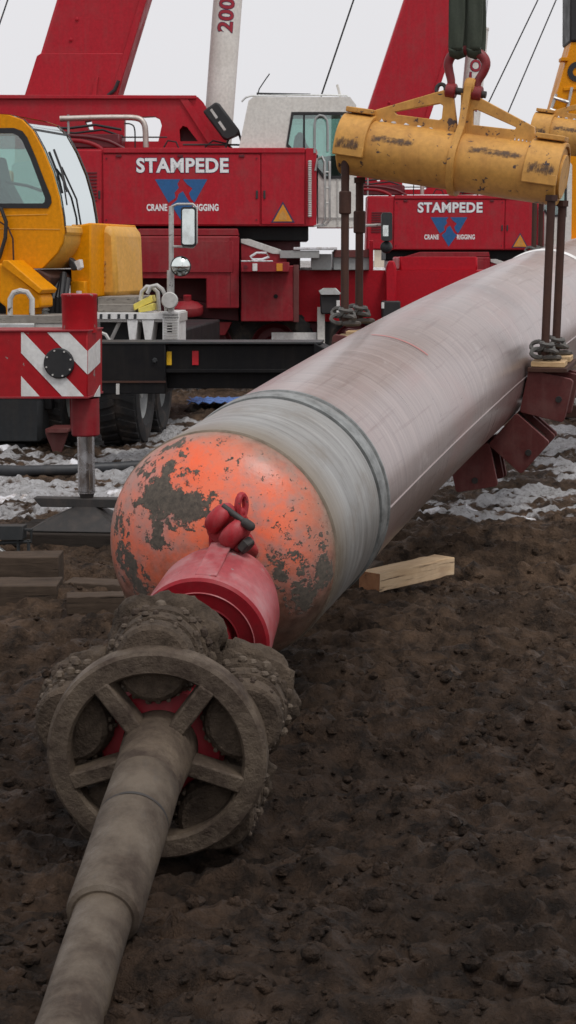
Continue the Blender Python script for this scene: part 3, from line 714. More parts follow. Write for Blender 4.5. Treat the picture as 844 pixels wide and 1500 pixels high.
for r_, lb in ((rodA, 'rusty hanger rod dropping from the second spreader beam'), (rodB, 'rear rusty hanger rod under the second spreader beam')):
    c = copy_tree(r_); c.location = r_.location + Vector((DT.x, DT.y, .46)); c.scale = (1, 1, 1.14); c['label'] = lb

# segmented cradle round the pipe belly
CF = Frame((LC.x, LC.y, 0), LF.th)
cr = root('pipe_cradle', CF, 'chain of rusty red clamp blocks cradling the pipe belly', 'pipe cradle')
cz = LC.z; tl = Vector((0, tt.dot(LF.ew), tt.z)).normalized(); cu_ = Vector((1,0,0)); cv_ = cu_.cross(tl).normalized()
if cv_.z < 0: cv_ = -cv_
for k, ad in enumerate((-11, -43, -74, -106, -140, -184)):
    a = R(ad - 2); er = cu_*math.cos(a) + cv_*math.sin(a); et = -cu_*math.sin(a) + cv_*math.cos(a); c = Vector((0,0,cz)) + er*(PR+.165)
    spin = R((1, 4, -3, 5, -4, -2)[k]); er, et = er*math.cos(spin)+et*math.sin(spin), et*math.cos(spin)-er*math.sin(spin)
    blk = None
    for i, dw in enumerate((-.175, -.135, .10, .14)):
        m = MB(); hw, hh = .155, .152 - (.012 if i in (1, 2) else 0)
        pl = rrect(-hw, hw, -hh, hh, .022, 3)
        m.extr(pl, -.015, .015, fn=lambda u, v, d: tuple(c + er*u + et*v + tl*(dw+d)))
        o = m.build('clamp_plate', MATS['clamp_red'], cr, .004)
        if i == 0: blk = o
    MB().obox(c - er*.02, er*.12, et*.10, tl*.115).build('roller_block', MATS['rust_steel'], cr, .01)
    MB().cyl(c + er*.09 - tl*.20, c + er*.09 + tl*.165, .022, n=12).build('hinge_pin', MATS['dark_iron'], cr)
    if k in (0, 5):
        sg = 1 if k == 0 else -1
        top = Vector((0,0,cz)) + cu_*(PR+.165)*sg*.99 + Vector((0,0,(.060 if k == 0 else .215)))
        for dw in (-.14, .10):
            MB().obox(top + tl*dw, cu_*.115, tl*.06, Vector((0,0,.018))).build('wood_pad', MATS['pad_wood'], cr, .004)
        MB().obox(top - Vector((0,0,.035)), cu_*.135, tl*.22, Vector((0,0,.015))).build('top_bar', MATS['rust_steel'], cr, .004)

cr2 = copy_tree(cr); cr2.location = cr.location + Vector((DT.x, DT.y, .54)); cr2['label'] = 'clamp block cradle under the second spreader beam'; cr['group'] = cr2['group'] = 'pipe cradles'
# bow shackle over the lifting eye
eyec = LF.at(684, 130); SHF = Frame(LF.o + LF.eu*eyec.x + Vector((0,0,eyec.z)), LF.th)
sh = root('bow_shackle', SHF, 'worn red bow shackle through the eye of the ochre beam', 'shackle')
def lp(x, y): q = LF.at(x, y); return Vector((q.x - eyec.x, q.y, q.z - eyec.z))
bow = [lp(661,134), lp(661,118), lp(658,104), lp(657,92), lp(664,80), lp(684,74), lp(704,80), lp(712,92), lp(708,106), lp(700,120), lp(698,137)]
sm = []
for i in range(len(bow)-1):
    for k in range(4):
        p0, p1, p2, p3 = bow[max(0,i-1)], bow[i], bow[i+1], bow[min(len(bow)-1, i+2)]; t_ = k/4
        sm.append(.5*((2*p1) + (p2-p0)*t_ + (2*p0-5*p1+4*p2-p3)*t_**2 + (3*p1-p0-3*p2+p3)*t_**3))
sm.append(bow[-1]); MB().tube(sm, [.026 + .008*math.sin(math.pi*i/(len(sm)-1)) for i in range(len(sm))], 14).build('bow', MATS['shackle_red'], sh)
for q in (lp(661,133), lp(699,137)):
    MB().lathe([(-.035,0),(-.035,.045),(-.028,.052),(.028,.052),(.035,.045),(.035,0)], q, bx, 20).build('ear', MATS['shackle_red'], sh)
MB().cyl(lp(652,131), lp(712,139), .024, n=14).build('pin', MATS['dark_iron'], sh)
c = lp(646,131); MB().tube([c + Vector((.032*math.cos(a), .01*math.sin(a), .036*math.sin(a))) for a in [2*math.pi*i/18 for i in range(18)]], .014, 8, True).build('pin_eye', MATS['dark_iron'], sh)

# green web slings
for x0, x1, dw, lab in ((660, 683, -.012, 'olive green web sling with frayed edge, beside the white lift cylinder'), (685, 708, .012, 'olive green web sling hanging next to its twin above the beam')):
    a, b = LF.at(x0, 60), LF.at(x1, 60); mid = (a+b)/2; hw = (b-a).length/2
    SF2 = Frame(LF.o + LF.eu*mid.x + Vector((0,0,mid.z)), LF.th); z0 = LF.at(684, 86).z - mid.z; ztop = 4.2
    o = root('web_sling', SF2, lab, 'sling', 'green web slings')
    for sg in (-1, 1):
        m = MB(); n = 26; cols = 6
        for i in range(n+1):
            f = i/n; z = z0 + .05 + (ztop - z0)*f**1.6; yb = sg*(.055 + .01*math.sin(f*9))
            for j in range(cols+1):
                u = hw*(2*j/cols-1)*(1 - .12*max(0, 1-f*6)); m.v.append((u + .006*math.sin(f*14+sg), dw + yb + .006*math.sin(j*1.1+f*20), z))
        for i in range(n):
            for j in range(cols): k = i*(cols+1)+j; m.f.append((k, k+1, k+cols+2, k+cols+1))
        ob = m.build('strap', MATS['green_web'], o, ang=80); md = ob.modifiers.new('thickness', 'SOLIDIFY'); md.thickness = .014; md.offset = 0
    m = MB(); n = 12; cols = 6
    for i in range(n+1):
        a_ = math.pi*i/n
        for j in range(cols+1): m.v.append((hw*.9*(2*j/cols-1), dw - .055*math.cos(a_), z0 + .05 - .05*math.sin(a_) + .006*abs(j-3)))
    for i in range(n):
        for j in range(cols): k = i*(cols+1)+j; m.f.append((k, k+1, k+cols+2, k+cols+1))
    ob = m.build('loop', MATS['green_web'], o, ang=80); md = ob.modifiers.new('thickness', 'SOLIDIFY'); md.thickness = .014; md.offset = 0

# ------------------------------------------------------------------ timber and scrap on the ground
def baulk(name, c0, c1, wdt, hgt, z, mat, lab, cat, grp=None, endmat=None, bev=.006):
    """squared timber lying from ground point c0 to c1 (centre of its bottom)"""
    c0, c1 = Vector(c0), Vector(c1); d = (c1-c0); d.z = 0; L = d.length; th = -math.atan2(d.y, d.x); mid = (c0+c1)/2
    fr = Frame((mid.x, mid.y, z), th); n = 10; rng = random.Random(len(lab))
    m = MB()
    for i in range(n+1):
        u = -L/2 + L*i/n
        for (y, zz) in ((-wdt/2, 0), (wdt/2, 0), (wdt/2, hgt), (-wdt/2, hgt)):
            m.v.append((u, y + rng.uniform(-1,1)*.0035, zz + rng.uniform(-1,1)*.0035))
    for i in range(n):
        for j in range(4): k = i*4; m.f.append((k+j, k+(j+1) % 4, k+4+(j+1) % 4, k+4+j)[::-1])
    m.f += [(0,1,2,3), (n*4+3, n*4+2, n*4+1, n*4)]
    m.f = [f[::-1] for f in m.f]
    o = m.build(name, mat, None, bev); o.location = fr.o; o.rotation_euler = (0,0,-th); tag(o, lab, cat, grp)
    if endmat: o.data.materials.append(endmat); [setattr(p, 'material_index', 1) for p in o.data.polygons if abs(p.normal.x) > .9]
    return o
n0, n1_ = G(541, 877), G(641, 853)
baulk('timber_block', n0, n1_ + (n1_-n0)*.10, .165, .118, .05, MATS['lumber'], 'pale freshly cut timber block lying on the mud beside the pipe', 'timber', None, MATS['lumber_end'])
a, b = G(505, 862), G(552, 838)
baulk('timber_offcut', a, b, .10, .07, .01, MATS['old_timber'], 'short grey offcut of wood half hidden by the pull head', 'timber')
baulk('timber_baulk', G(-160, 872), G(88, 872), .30, .15, -.06, MATS['old_timber'], 'long weathered timber baulk lying lowest in front of the steel bracket', 'timber', 'weathered timbers by the outrigger')
baulk('timber_baulk', G(-170, 846), G(90, 846), .26, .22, -.06, MATS['old_timber'], 'weathered timber baulk lying between the lowest baulk and the steel bracket', 'timber', 'weathered timbers by the outrigger')
baulk('timber_stub', G(98, 895), G(182, 893), .16, .11, -.01, MATS['old_timber'], 'short muddy timber stub in front of the pull head dome', 'timber')
baulk('timber_plank', G(100, 858), G(190, 862), .20, .05, -.01, MATS['old_timber'], 'splintered plank trodden into the mud beside the baulks', 'timber')
# steel bracket
bf = Frame(G(20, 812), R(4)); br = root('steel_bracket', bf, 'small dark steel bracket frame standing by the timbers', 'bracket')
MB().extr(bf.poly([(-40,771),(34,771),(34,791),(-40,791)]), 0, .12).build('plate', MATS['dark_grey'], br, .004)
for x in (27, 42):
    MB().tube([bf.at(x, 790, .05), bf.at(x, 808, .05), bf.at(x-4, 813, .02)], .014, 6).build('leg', MATS['dark_grey'], br)
MB().tube([bf.at(34, 776, .05), bf.at(46, 776, .05), bf.at(46, 793, .05), bf.at(-30, 797, .05)], .014, 6).build('rail', MATS['dark_grey'], br)
MB().extr(bf.poly([(-30,815),(-10,800),(0,800),(18,815)]), -.05, .0).build('foot_plate', MATS['galvanised'], br, .003)
# black poly line across the snow
a = G(-260, 694); pts = []
for i in range(24):
    q = G(-260 + i*24, 695 - 2*math.sin(i*.35) - .15*i); pts.append(Vector((q.x, q.y, float(gz(q.x, q.y)) + .06)))
PL = Vector((pts[0].x, pts[0].y, 0))
for i in range(len(pts)): pts[i].z = sum(pts[j].z for j in range(max(0,i-3), min(len(pts), i+4)))/len(range(max(0,i-3), min(len(pts), i+4)))
o = MB().tube([p - PL for p in pts], .055, 14).build('plastic_line', MATS['poly_pipe']); o.location = PL; tag(o, 'long black plastic pipe lying across the snow behind the jack', 'plastic pipe')
# blue tarp
q = G(315, 592); m = MB(); n = 14
for i in range(n+1):
    for j in range(7):
        u, v = -.38 + .76*i/n + .04*math.sin(j*2), (-.5 + j/6)*.9
        x, y = q.x + u, q.y + v; m.v.append((u, v, .03 + .05*abs(math.sin(i*1.1+j*.9)) + max(0, float(gz(x, y)))*.6))
for i in range(n):
    for j in range(6): k = i*7+j; m.f.append((k, k+7, k+8, k+1))
o = m.build('tarp', MATS['tarp_blue'], smooth=False); o.location = (q.x, q.y, 0); md = o.modifiers.new('thickness', 'SOLIDIFY'); md.thickness = .006; tag(o, 'crumpled blue tarp scrap on the brown ground', 'tarp')
# rusty dunnage at the right
for (x0, x1, y0, y1, Yd, mat, lab) in ((822, 960, 594, 611, 22.6, 'rust_steel', 'rusty steel beam lying lowest in the dunnage pile'), (824, 960, 584, 595, 22.75, 'pale_steel', 'pale steel beam lying on the rusty one'), (827, 960, 572, 585, 22.9, 'rust_steel', 'rusty steel beam near the top of the dunnage pile'), (834, 960, 556, 573, 23.0, 'ochre_paint', 'ochre steel beam topmost on the dunnage pile')):
    a, b = P(x0, y1, Yd), P(x1, y0, Yd); o = MB().box(0, b.x-a.x, -.1, .25, 0, b.z-a.z+.004).build('dunnage_girder', MATS[mat], None, .012); o.location = a; tag(o, lab, 'steel beam', 'dunnage pile beside the pipe cradle')

# ------------------------------------------------------------------ lettering
def text_mesh(body, offset=0.0, spacing=1.0):
    cu = bpy.data.curves.new('lettering', 'FONT'); cu.body = body; cu.offset = offset; cu.space_character = spacing; cu.resolution_u = 4
    o = bpy.data.objects.new('lettering', cu); COL.objects.link(o); bpy.context.view_layer.update()
    me = bpy.data.meshes.new_from_object(o.evaluated_get(bpy.context.evaluated_depsgraph_get()))
    v = np.array([p.co[:] for p in me.vertices]); f = [tuple(p.vertices) for p in me.polygons]
    bpy.data.objects.remove(o); bpy.data.curves.remove(cu); bpy.data.meshes.remove(me)
    return v, f
def letter(body, fn, wdt, hgt, mat, parent, offset=.02, grow=0.0):
    """text filling wdt x hgt; fn(a, b) places a point, a,b in metres from the lower left"""
    v, f = text_mesh(body, offset, 1.06); v0, _ = text_mesh(body, .03, 1.06)
    lo, hi = v0.min(0), v0.max(0); sx, sy = wdt/(hi[0]-lo[0]), hgt/(hi[1]-lo[1])
    m = MB(); m.v = [tuple(fn((p[0]-lo[0])*sx, (p[1]-lo[1])*sy)) for p in v]; m.f = f
    return m.build('lettering', mat, parent, smooth=False)
def wheel(parent, c, axis, r, wd, rimmat):
    c, axis = Vector(c), Vector(axis).normalized(); h = wd/2
    ty = MB().lathe([(-h*.72,r*.56),(-h*.95,r*.66),(-h,r*.80),(-h*.92,r*.93),(-h*.80,r*.975),(h*.80,r*.975),(h*.92,r*.93),(h,r*.80),(h*.95,r*.66),(h*.72,r*.56)], c, axis, 44)
    e1 = axis.orthogonal().normalized(); e2 = axis.cross(e1)
    for i in range(26):
        for sg in (-1, 1):
            a = 2*math.pi*(i + .25*sg)/26; er = e1*math.cos(a)+e2*math.sin(a); et = -e1*math.sin(a)+e2*math.cos(a)
            ty.obox(c + axis*sg*h*.46 + er*r*.985, axis*h*.40 + et*sg*.03, et*r*.055, er*r*.024)
    o = ty.build('tyre', MATS['rubber'], parent, ang=30); 
    MB().lathe([(-h*.72,r*.57),(-h*.78,r*.54),(-h*.5,r*.50),(-h*.30,r*.44),(-h*.36,r*.26),(-h*.75,r*.20),(-h*.8,r*.12),(-h*.8,0)], c, axis, 32).build('rim', rimmat, o, ang=30)
    MB().lathe([(h*.72,r*.57),(h*.78,r*.54),(h*.5,r*.50),(h*.30,r*.44),(h*.36,r*.26),(h*.75,r*.20),(h*.8,r*.12),(h*.8,0)], c, axis, 32).build('rim', rimmat, o, ang=30)
    return o

# ------------------------------------------------------------------ red mobile cranes
c0 = P(267, 380, 28.0); AF = Frame((c0.x, c0.y, 0), 0)
ca = root('mobile_crane', AF, 'red mobile crane with white cab and white lift cylinder, standing behind the yellow cab', 'crane', 'red mobile cranes')
def E_(name, poly, w0, w1, mat, parent=None, bevel=.012, holes=(), fr=AF, pw=None):
    pw = w0 if pw is None else pw
    return MB().extr(fr.poly(poly, pw), w0, w1, [fr.poly(h, pw) for h in holes]).build(name, MATS[mat], parent, bevel)
def Q(x0, x1, y0, y1): return [(x0,y1),(x1,y1),(x1,y0),(x0,y0)]
hs_ = E_('housing', Q(95,464,218,331), .0, 1.0, 'red_paint', ca, .02)
for x0, x1, y0 in ((97,149,220),(151,381,226),(383,446,220)):
    pn = E_('door_panel', Q(x0,x1,y0,329), -.03, -.002, 'red_paint', hs_, .01)
E_('top_rail', Q(151,447,216.5,224), -.05, -.002, 'red_paint', hs_, .008)
E_('corner_post', Q(448,463,217,331), -.02, -.002, 'red_paint', hs_, .01)
z_ = AF.at(454, 235, -.08); z2_ = AF.at(454, 318, -.08); n = 26
MB().lathe([(i*(z_-z2_).length/(2*n), .035 if i % 2 else .022) for i in range(2*n+1)], z2_, z_-z2_, 12).build('ribbed_hose', MATS['pale_steel'], ca, ang=20)
def on(fr, x, y, wv): 
    o = fr.at(x, y, wv); return lambda a, b: (o.x + a, o.y, o.z + b)
def logo(fr, hs, x0, x1, y0, y1, wv):
    wd, ht = fr.size(x1-x0, wv), fr.size(y1-y0, wv)
    letter('STAMPEDE', on(fr, x0, y1, wv-.004), wd, ht, MATS['letter_navy'], hs, .062)
    letter('STAMPEDE', on(fr, x0, y1, wv-.008), wd, ht, MATS['letter_white'], hs, .034)
logo(AF, hs_, 200, 334, 232, 253, -.03)
for body, x0, x1 in (('CRANE', 215, 245), ('RIGGING', 283, 320)):
    letter(body, on(AF, x0, 309, -.034), AF.size(x1-x0), AF.size(10), MATS['letter_white'], hs_, .035)
for pl in ([(227,262.5),(264,262.5),(260,269),(262,275),(256,282),(257,290),(247,297)], [(268,262.5),(304,262.5),(285,297),(280,291),(277,283),(282,276),(274,270)], [(251,300),(259,293),(262,284),(268,280),(272,287),(277,295),(283,300),(266,324)]):
    E_('emblem', pl, -.034, -.0305, 'logo_blue', hs_, 0)
ws = E_('warning_sign', [(397,326),(432,326),(414.5,295)], -.036, -.0305, 'letter_navy', hs_, 0)
E_('sign_face', [(400.5,324.3),(428.5,324.3),(414.5,299)], -.041, -.0365, 'warning_amber', ws, 0)
E_('pictogram', [(408,322),(421,322),(419,314),(414.5,308),(410,314)], -.044, -.0412, 'ochre_paint', ws, 0)
E_('turntable', Q(140,452,331.5,353), .25, 2.2, 'black_steel', ca, .02)
uf = E_('upper_frame', [(-60,141),(262,142),(290,142),(298,150),(338,217),(-60,217)], 1.02, 1.3, 'red_paint', ca, .015,
   [[(182,172),(226,170),(234,174),(237,184),(232,207),(182,207)], [(264,207),(263,190),(268,184),(274,186),(290,207)], [(124,178),(134,176),(137,190),(130,190)]])
E_('stiffener', [(262,143),(274,143),(322,216),(309,216)], .985, 1.018, 'red_paint', uf, .008)
E_('backing_plate', Q(255,330,175,217), 1.32, 1.36, 'red_dark', uf)
E_('flange', [(-60,139),(288,140),(288,145),(-60,145)], .97, 1.35, 'red_paint', uf, .008, pw=1.02)
E_('winch_drum', Q(60,178,196,216), .35, 1.0, 'red_dark', ca, .05)
# hoses and rails over the housing
for pts, r, mt in (([(88,174),(150,172),(196,172),(207,175),(213,184),(214,216)], .048, 'exhaust'), ([(90,198),(130,200),(160,206),(182,218)], .030, 'red_dark'), ([(90,205),(120,206),(140,212),(150,219)], .035, 'red_dull'), ([(100,168),(101,218)], .02, 'grey_paint'),
                   ([(182,181),(190,181),(196,184),(198,192),(198,218)], .012, 'dark_grey'), ([(150,201),(245,201)], .012, 'dark_grey'), ([(268,212),(350,212),(374,214),(375,220)], .016, 'dark_grey')):
    w0 = .35 if mt != 'dark_grey' else .5
    q = [AF.at(x, y, w0) for x, y in pts]
    if len(q) >= 4: q = [a.lerp(b, k/3) for a, b in zip(q, q[1:]) for k in range(3)] + [q[-1]]; q = [q[0]] + [(q[i-1]+q[i]*2+q[i+1])/4 for i in range(1, len(q)-1)] + [q[-1]]
    MB().tube(q, r, 10).build('exhaust_pipe' if mt == 'exhaust' else 'hose', MATS[mt], ca)
# hinges, handles and louvres on the housing doors
for x in (170, 260, 350): E_('hinge', Q(x,x+8,226.5,230), -.05, -.031, 'red_dark', hs_, .004)
for x, y in ((146,285),(377,285),(388,285)): E_('latch', Q(x-2,x+1,y-6,y+6), -.048, -.031, 'dark_grey', hs_, .004)
for i in range(9): E_('louvre', Q(104,142,252+i*5,254.5+i*5), -.045, -.031, 'red_dark', hs_, .002)
for x in (156, 376): 
    for y in (232, 322):
        p = AF.at(x, y, -.03); MB().cyl(p, p - Vector((0,.012,0)), .014, n=6).build('bolt', MATS['red_dark'], hs_)
for pts, r in (([(60,186),(100,188),(140,183),(178,190)], .022), ([(70,192),(110,195),(150,190),(180,200)], .018), ([(100,210),(140,205),(175,214)], .024), ([(240,216),(246,206),(258,208),(262,217)], .014), ([(300,216),(312,206),(330,210),(340,217)], .014), ([(352,338),(380,345),(400,340),(428,346)], .02), ([(200,420),(240,430),(262,445)], .025), ([(300,455),(330,462),(352,455),(390,475)], .022)):
    MB().tube([AF.at(x, y, .6 if y < 300 else .3) for x, y in pts], r, 8).build('hose', MATS['black_plastic'], ca)
# boom
ba, bb = (104, 142), (250, -330)
ux, uy = (bb[0]-ba[0])/(bb[1]-ba[1]), 1
def boom(parent, wide, wide2):
    out = [(38,140),(57,79),(60,79),(84,0),(84-.305*330,0)]
    q = [(38,140),(55,84),(59,79),(182,-330),(312,-330),(170,140)]
    bo = E_('boom', q, 1.45, 2.5, 'red_paint', parent, .05)
    E_('boom_collar', [(36,140),(54,82),(60,78),(190,78),(173,140)], 1.41, 1.45-.002, 'red_paint', bo, .01)
    E_('boom_edge', [(161,140),(172,140),(316,-330),(306,-330)], 1.40, 1.448, 'red_paint', bo, .01)
    for x, y in ((113,28),(104,58)):
        p = AF.at(x, y, 1.45); MB().lathe([(0,.03),(-.02,.03),(-.025,.02),(-.025,0)], p, (0,1,0), 10).build('bolt', MATS['red_paint'], bo)
    MB().tube([AF.at(174,118,1.36), AF.at(168,132,1.36), AF.at(158,140,1.36)], .03, 8).build('hose', MATS['black_plastic'], bo)
    E_('bracket', [(134,140),(139,118),(144,112),(141,140)], 1.36, 1.409, 'red_paint', bo, .006)
    return bo
bo_a = boom(ca, 0, 0)
# lift cylinder
l0, l1 = AF.at(317, 228, 1.9), AF.at(343, -125, 1.9); la = (l1-l0).normalized(); LL = (l1-l0).length; lr = .245
barrel = MB().lathe([(0,0),(0,lr*.9),(.02,lr),(LL-.06,lr),(LL-.05,lr*1.04),(LL,lr*1.04),(LL,lr*.7)], l0, la, 40).build('lift_cylinder', MATS['white_paint'], ca, ang=30)
MB().cyl(l1 - la*.1, l1 + la*4.2, lr*.68, n=28).build('rod', MATS['chrome'], barrel)
ts, te = AF.at(331, 47, 1.9-lr), AF.at(341, -85, 1.9-lr); tl_ = (te-ts).length; ta = (te-ts).normalized(); tp_ = Vector((-1,0,0)); tp_ = (tp_ - ta*tp_.dot(ta)).normalized(); hh_ = .27
axo = l0 + la*((ts-l0).dot(la))
def wrap(a, b, off):
    ang = (b - hh_/2)/lr; return axo + la*a + tp_*(math.sin(ang)*(lr+off)) + Vector((0,-1,0))*(math.cos(ang)*(lr+off))
letter('200 TON', lambda a, b: wrap(a, b, .003), tl_, hh_, MATS['letter_navy'], barrel, .05)
letter('200 TON', lambda a, b: wrap(a, b, .006), tl_, hh_, MATS['letter_red'], barrel, .024)
# work light box
wl = E_('lamp_box', [(297,163),(316,149),(322,152),(352,192),(349,197),(331,205),(326,202)], .3, .62, 'black_plastic', ca, .03)
for (a, b) in (((309,160),(318,173)), ((321,178),(330,191))):
    E_('slot', [(a[0]-1.5,a[1]+1.2),(b[0]-1.5,b[1]+1.2),(b[0]+1.5,b[1]-1.2),(a[0]+1.5,a[1]-1.2)], .293, .299, 'pale_steel', wl, 0)
MB().tube([AF.at(335,203,.45), AF.at(330,218,.45)], .02, 6).build('leg', MATS['dark_grey'], wl); MB().tube([AF.at(350,195,.45), AF.at(357,218,.45)], .02, 6).build('leg', MATS['dark_grey'], wl)
# cab
cabp = [(349,222),(364,148),(371,142),(513,142),(522,154),(523,333),(466,333),(466,222)]
win = [(420,212),(428,166),(510,166),(510,260),(474,260),(464,246),(464,229),(434,226)]
cb = E_('cab', cabp, .12, .17, 'white_paint', ca, .015, [win])
E_('far_side', cabp, 1.15, 1.2, 'white_paint', cb, .015, [win], pw=.12)
E_('roof', [(364,147),(371,141.5),(513,141.5),(521,152),(513,150),(371,150)], .172, 1.148, 'white_paint', cb, .01, pw=.12)
E_('rear_wall', [(349,222),(364,149),(369,149),(355,222)], .172, 1.148, 'white_paint', cb, .005, pw=.12)
E_('floor_box', [(466,264),(519,264),(519,333),(466,333)], .172, 1.148, 'white_paint', cb, .01, pw=.12)
E_('front_pillar', [(517,153),(522,156),(522.5,263),(517,263)], .172, .25, 'white_paint', cb, 0, pw=.12)
for w0, nm in ((.135, 'side_window'), (1.17, 'side_window')):
    E_(nm, win, w0, w0+.006, 'cab_glass', cb, 0, pw=.12)
fw = [(419,214),(427,164),(512,164),(512,262),(473,262),(462.5,247),(462.5,230.5),(433,228)]
E_('window_seal', fw, .105, .118, 'black_plastic', cb, 0, [[(422.5,211),(430,168.5),(507,168.5),(507,257.5),(475.5,257.5),(466,245),(466,227),(435,224)]], pw=.12)
E_('window_bar', Q(444,447,167,226), .108, .16, 'black_plastic', cb, 0)
E_('seat', [(428,224),(432,200),(438,192),(446,196),(449,210),(458,222),(460,226),(430,228)], .5, .85, 'seat_fabric', cb, .04)
E_('dashboard', Q(478,508,228,262), .3, 1.0, 'black_plastic', cb, .03)
rp_ = [AF.at(x, y, .2) for x, y in ((354,149),(360,143),(368,140.5),(400,140),(440,139.5),(480,139),(508,140),(514,146))]
MB().tube(rp_, .014, 8).build('roof_rail', MATS['galvanised'], cb)
for x in (372, 420, 470): MB().tube([AF.at(x, 140, .2), AF.at(x, 144, .2)], .012, 6).build('rail_post', MATS['galvanised'], cb)
MB().tube([AF.at(377,140,.5), AF.at(380,130,.5), AF.at(388,118,.5), AF.at(395,108,.5)], .010, 6).build('antenna', MATS['dark_grey'], cb)
MB().tube([AF.at(376,137,.5), AF.at(455,138.5,.5)], .016, 6).build('wiper_bar', MATS['dark_grey'], cb)
MB().tube([AF.at(494,124,.7), AF.at(499,142,.7)], .022, 6).build('light_post', MATS['white_paint'], cb)
lp2 = [AF.at(x, y, -.02) for x, y in ((461,224),(461,182),(463,173),(468,169),(474,170),(479,176),(480,186),(480,222))]
MB().tube(lp2, .020, 8).build('grab_handle', MATS['grey_paint'], cb)
for x in (476, 483): MB().tube([AF.at(x, 236, -.06), AF.at(x, 322, -.06), AF.at(x-5, 329, -.02), AF.at(x-16, 331, .0)], .020, 8).build('ladder_rail', MATS['galvanised'], cb)
for y in (252, 275, 298): MB().tube([AF.at(476, y, -.06), AF.at(483, y, -.06)], .014, 6).build('ladder_rung', MATS['galvanised'], cb)
MB().tube([AF.at(462,250,-.02), AF.at(465,233,-.04), AF.at(472,229,-.06), AF.at(476,238,-.06)], .018, 8).build('grab_handle', MATS['galvanised'], cb)
E_('door_edge', Q(494,496,262,332), .10, .119, 'pale_steel', cb, 0); E_('door_edge', Q(466,522,318,320), .10, .119, 'pale_steel', cb, 0)
# mirror on its arm
MB().tube([AF.at(523,331,.15), AF.at(545,330,-.1), AF.at(562,329,-.25)], .022, 8).build('mirror_arm', MATS['pale_steel'], ca)
mr = E_('mirror', rrect(559,575,311,353,4,3)[::-1], -.36, -.2, 'dark_grey', ca, .02)
E_('mirror_face', Q(561,569,330,346), -.366, -.361, 'mirror_glass', mr, 0)
lamp = AF.at(566, 362, -.2); MB().ball(lamp, .10, 14, 8).build('marker_lamp', MATS['dark_grey'], ca)
# carrier
ch = E_('chassis', Q(150,440,353,462), .55, 2.3, 'red_dark', ca, .02)
fb = E_('frame_beam', Q(436,900,396,471), .35, 2.3, 'red_bright', ca, .015)
E_('lower_flange', Q(390,900,472,487), .5, 2.2, 'red_dark', ca, .01)
m = MB(); n = 40
for i in range(n+1):
    for j in range(6):
        p = AF.at(438 + 128*i/n, 396, .38+.12*j); m.v.append((p.x, p.y, p.z + (.004 if j in (0,5) or i in (0,n) else .02+.03*abs(math.sin(i*1.9+j*1.3)))))
for i in range(n):
    for j in range(5): k = i*6+j; m.f.append((k, k+6, k+7, k+1))
m.build('snow_layer', MATS['snow_crust'], fb)
b1 = E_('tool_box', [(172,346),(350,346),(350,452),(302,452),(302,408),(172,408)], -.25, .53, 'red_dull', ca, .02)
E_('box_lid', Q(183,342,353,399), -.275, -.252, 'red_dull', b1, .01)
E_('lid_edge', Q(338,350,347,451), -.268, -.252, 'red_dull', b1, .006)
E_('slanted_cover', [(172,345),(205,335),(348,335),(350,345)], -.2, .5, 'red_dull', ca, .01)
b2 = E_('side_box', Q(353,437,389,471), -.2, .33, 'red_dull', ca, .015)
E_('edge_strip', Q(430,438,388,472), -.225, -.202, 'clamp_red', b2, .006)
E_('diagonal_plate', [(402,470),(424,446),(430,452),(430,470)], -.215, -.203, 'red_dull', b2, .004)
p = AF.at(404, 434, -.2); MB().cyl(p, p - Vector((0,.02,0)), .035, n=14).build('socket', MATS['black_steel'], b2)
lg = E_('lamp_ledge', Q(353,424,384,398), -.5, -.2, 'red_dull', ca, .01)
E_('ledge_snow', Q(353,400,381.5,383.7), -.5, -.22, 'snow_crust', lg, .01)
E_('marker_lamp', Q(370,377,386,397), -.515, -.502, 'white_decal', lg, .004); E_('marker_lamp', Q(405,414,386,397), -.515, -.502, 'warning_amber', lg, .004)
p = AF.at(360, 391, -.5); MB().cyl(p, p - Vector((0,.02,0)), .03, n=12).build('marker_lamp', MATS['red_dark'], lg)
MB().tube([AF.at(x, y, -.35) for x, y in ((367,376),(376,370),(390,370),(394,376),(384,380),(370,380))], .022, 8, True).build('tie_ring', MATS['chrome'], lg)
E_('slope_plate', [(353,350),(365,350),(412,366),(412,372),(400,372),(353,356)], -.12, .1, 'pale_steel', ca, .006)
E_('step_box', [(353,357),(420,370),(420,388),(353,388)], -.1, .5, 'red_dull', ca, .01)
E_('snowy_step', Q(430,494,362,366), -.2, .4, 'snow_crust', ca, .008); E_('grating', Q(410,468,367,378), -.18, .35, 'grey_paint', ca, .008); E_('deck_box', Q(456,486,372,395.5), .0, .34, 'grey_paint', ca, .008)
E_('deck_box', Q(488,542,368,395.5), .1, .9, 'grey_paint', ca, .012); E_('deck_box', Q(489,541,366,377), .05, .098, 'clamp_red', ca, .008)
E_('deck_post', Q(541,547,352,396), .0, .1, 'red_bright', ca, .01)
fn_ = E_('fender', [(566,470),(566,392),(570,382),(578,382),(581,392),(581,470)], .0, .34, 'red_bright', ca, .03)
E_('rear_module', Q(585,700,376,396), .4, 2.2, 'red_bright', ca, .03)
pd = AF.at(275, 462, -.1); s_ = AF.size(1, -.1)
MB().lathe([(0,0),(0,12*s_),(2*s_,22*s_),(7*s_,24*s_),(14*s_,23*s_),(19*s_,16*s_),(22*s_,6*s_),(30*s_,6*s_),(31*s_,0)], pd, (0,-.18,1), 32).build('float_pad', MATS['red_dull'], ca, ang=30)
E_('bracket', [(296,472),(340,472),(330,491),(306,491)], .1, .4, 'red_dull', ca, .01)
E_('bracket', [(255,440),(262,436),(350,452),(350,470),(262,462)], .2, .5, 'red_dark', ca, .01)
mf = E_('mudflap', Q(398,464,487,512), .05, .07, 'white_decal', ca, 0)
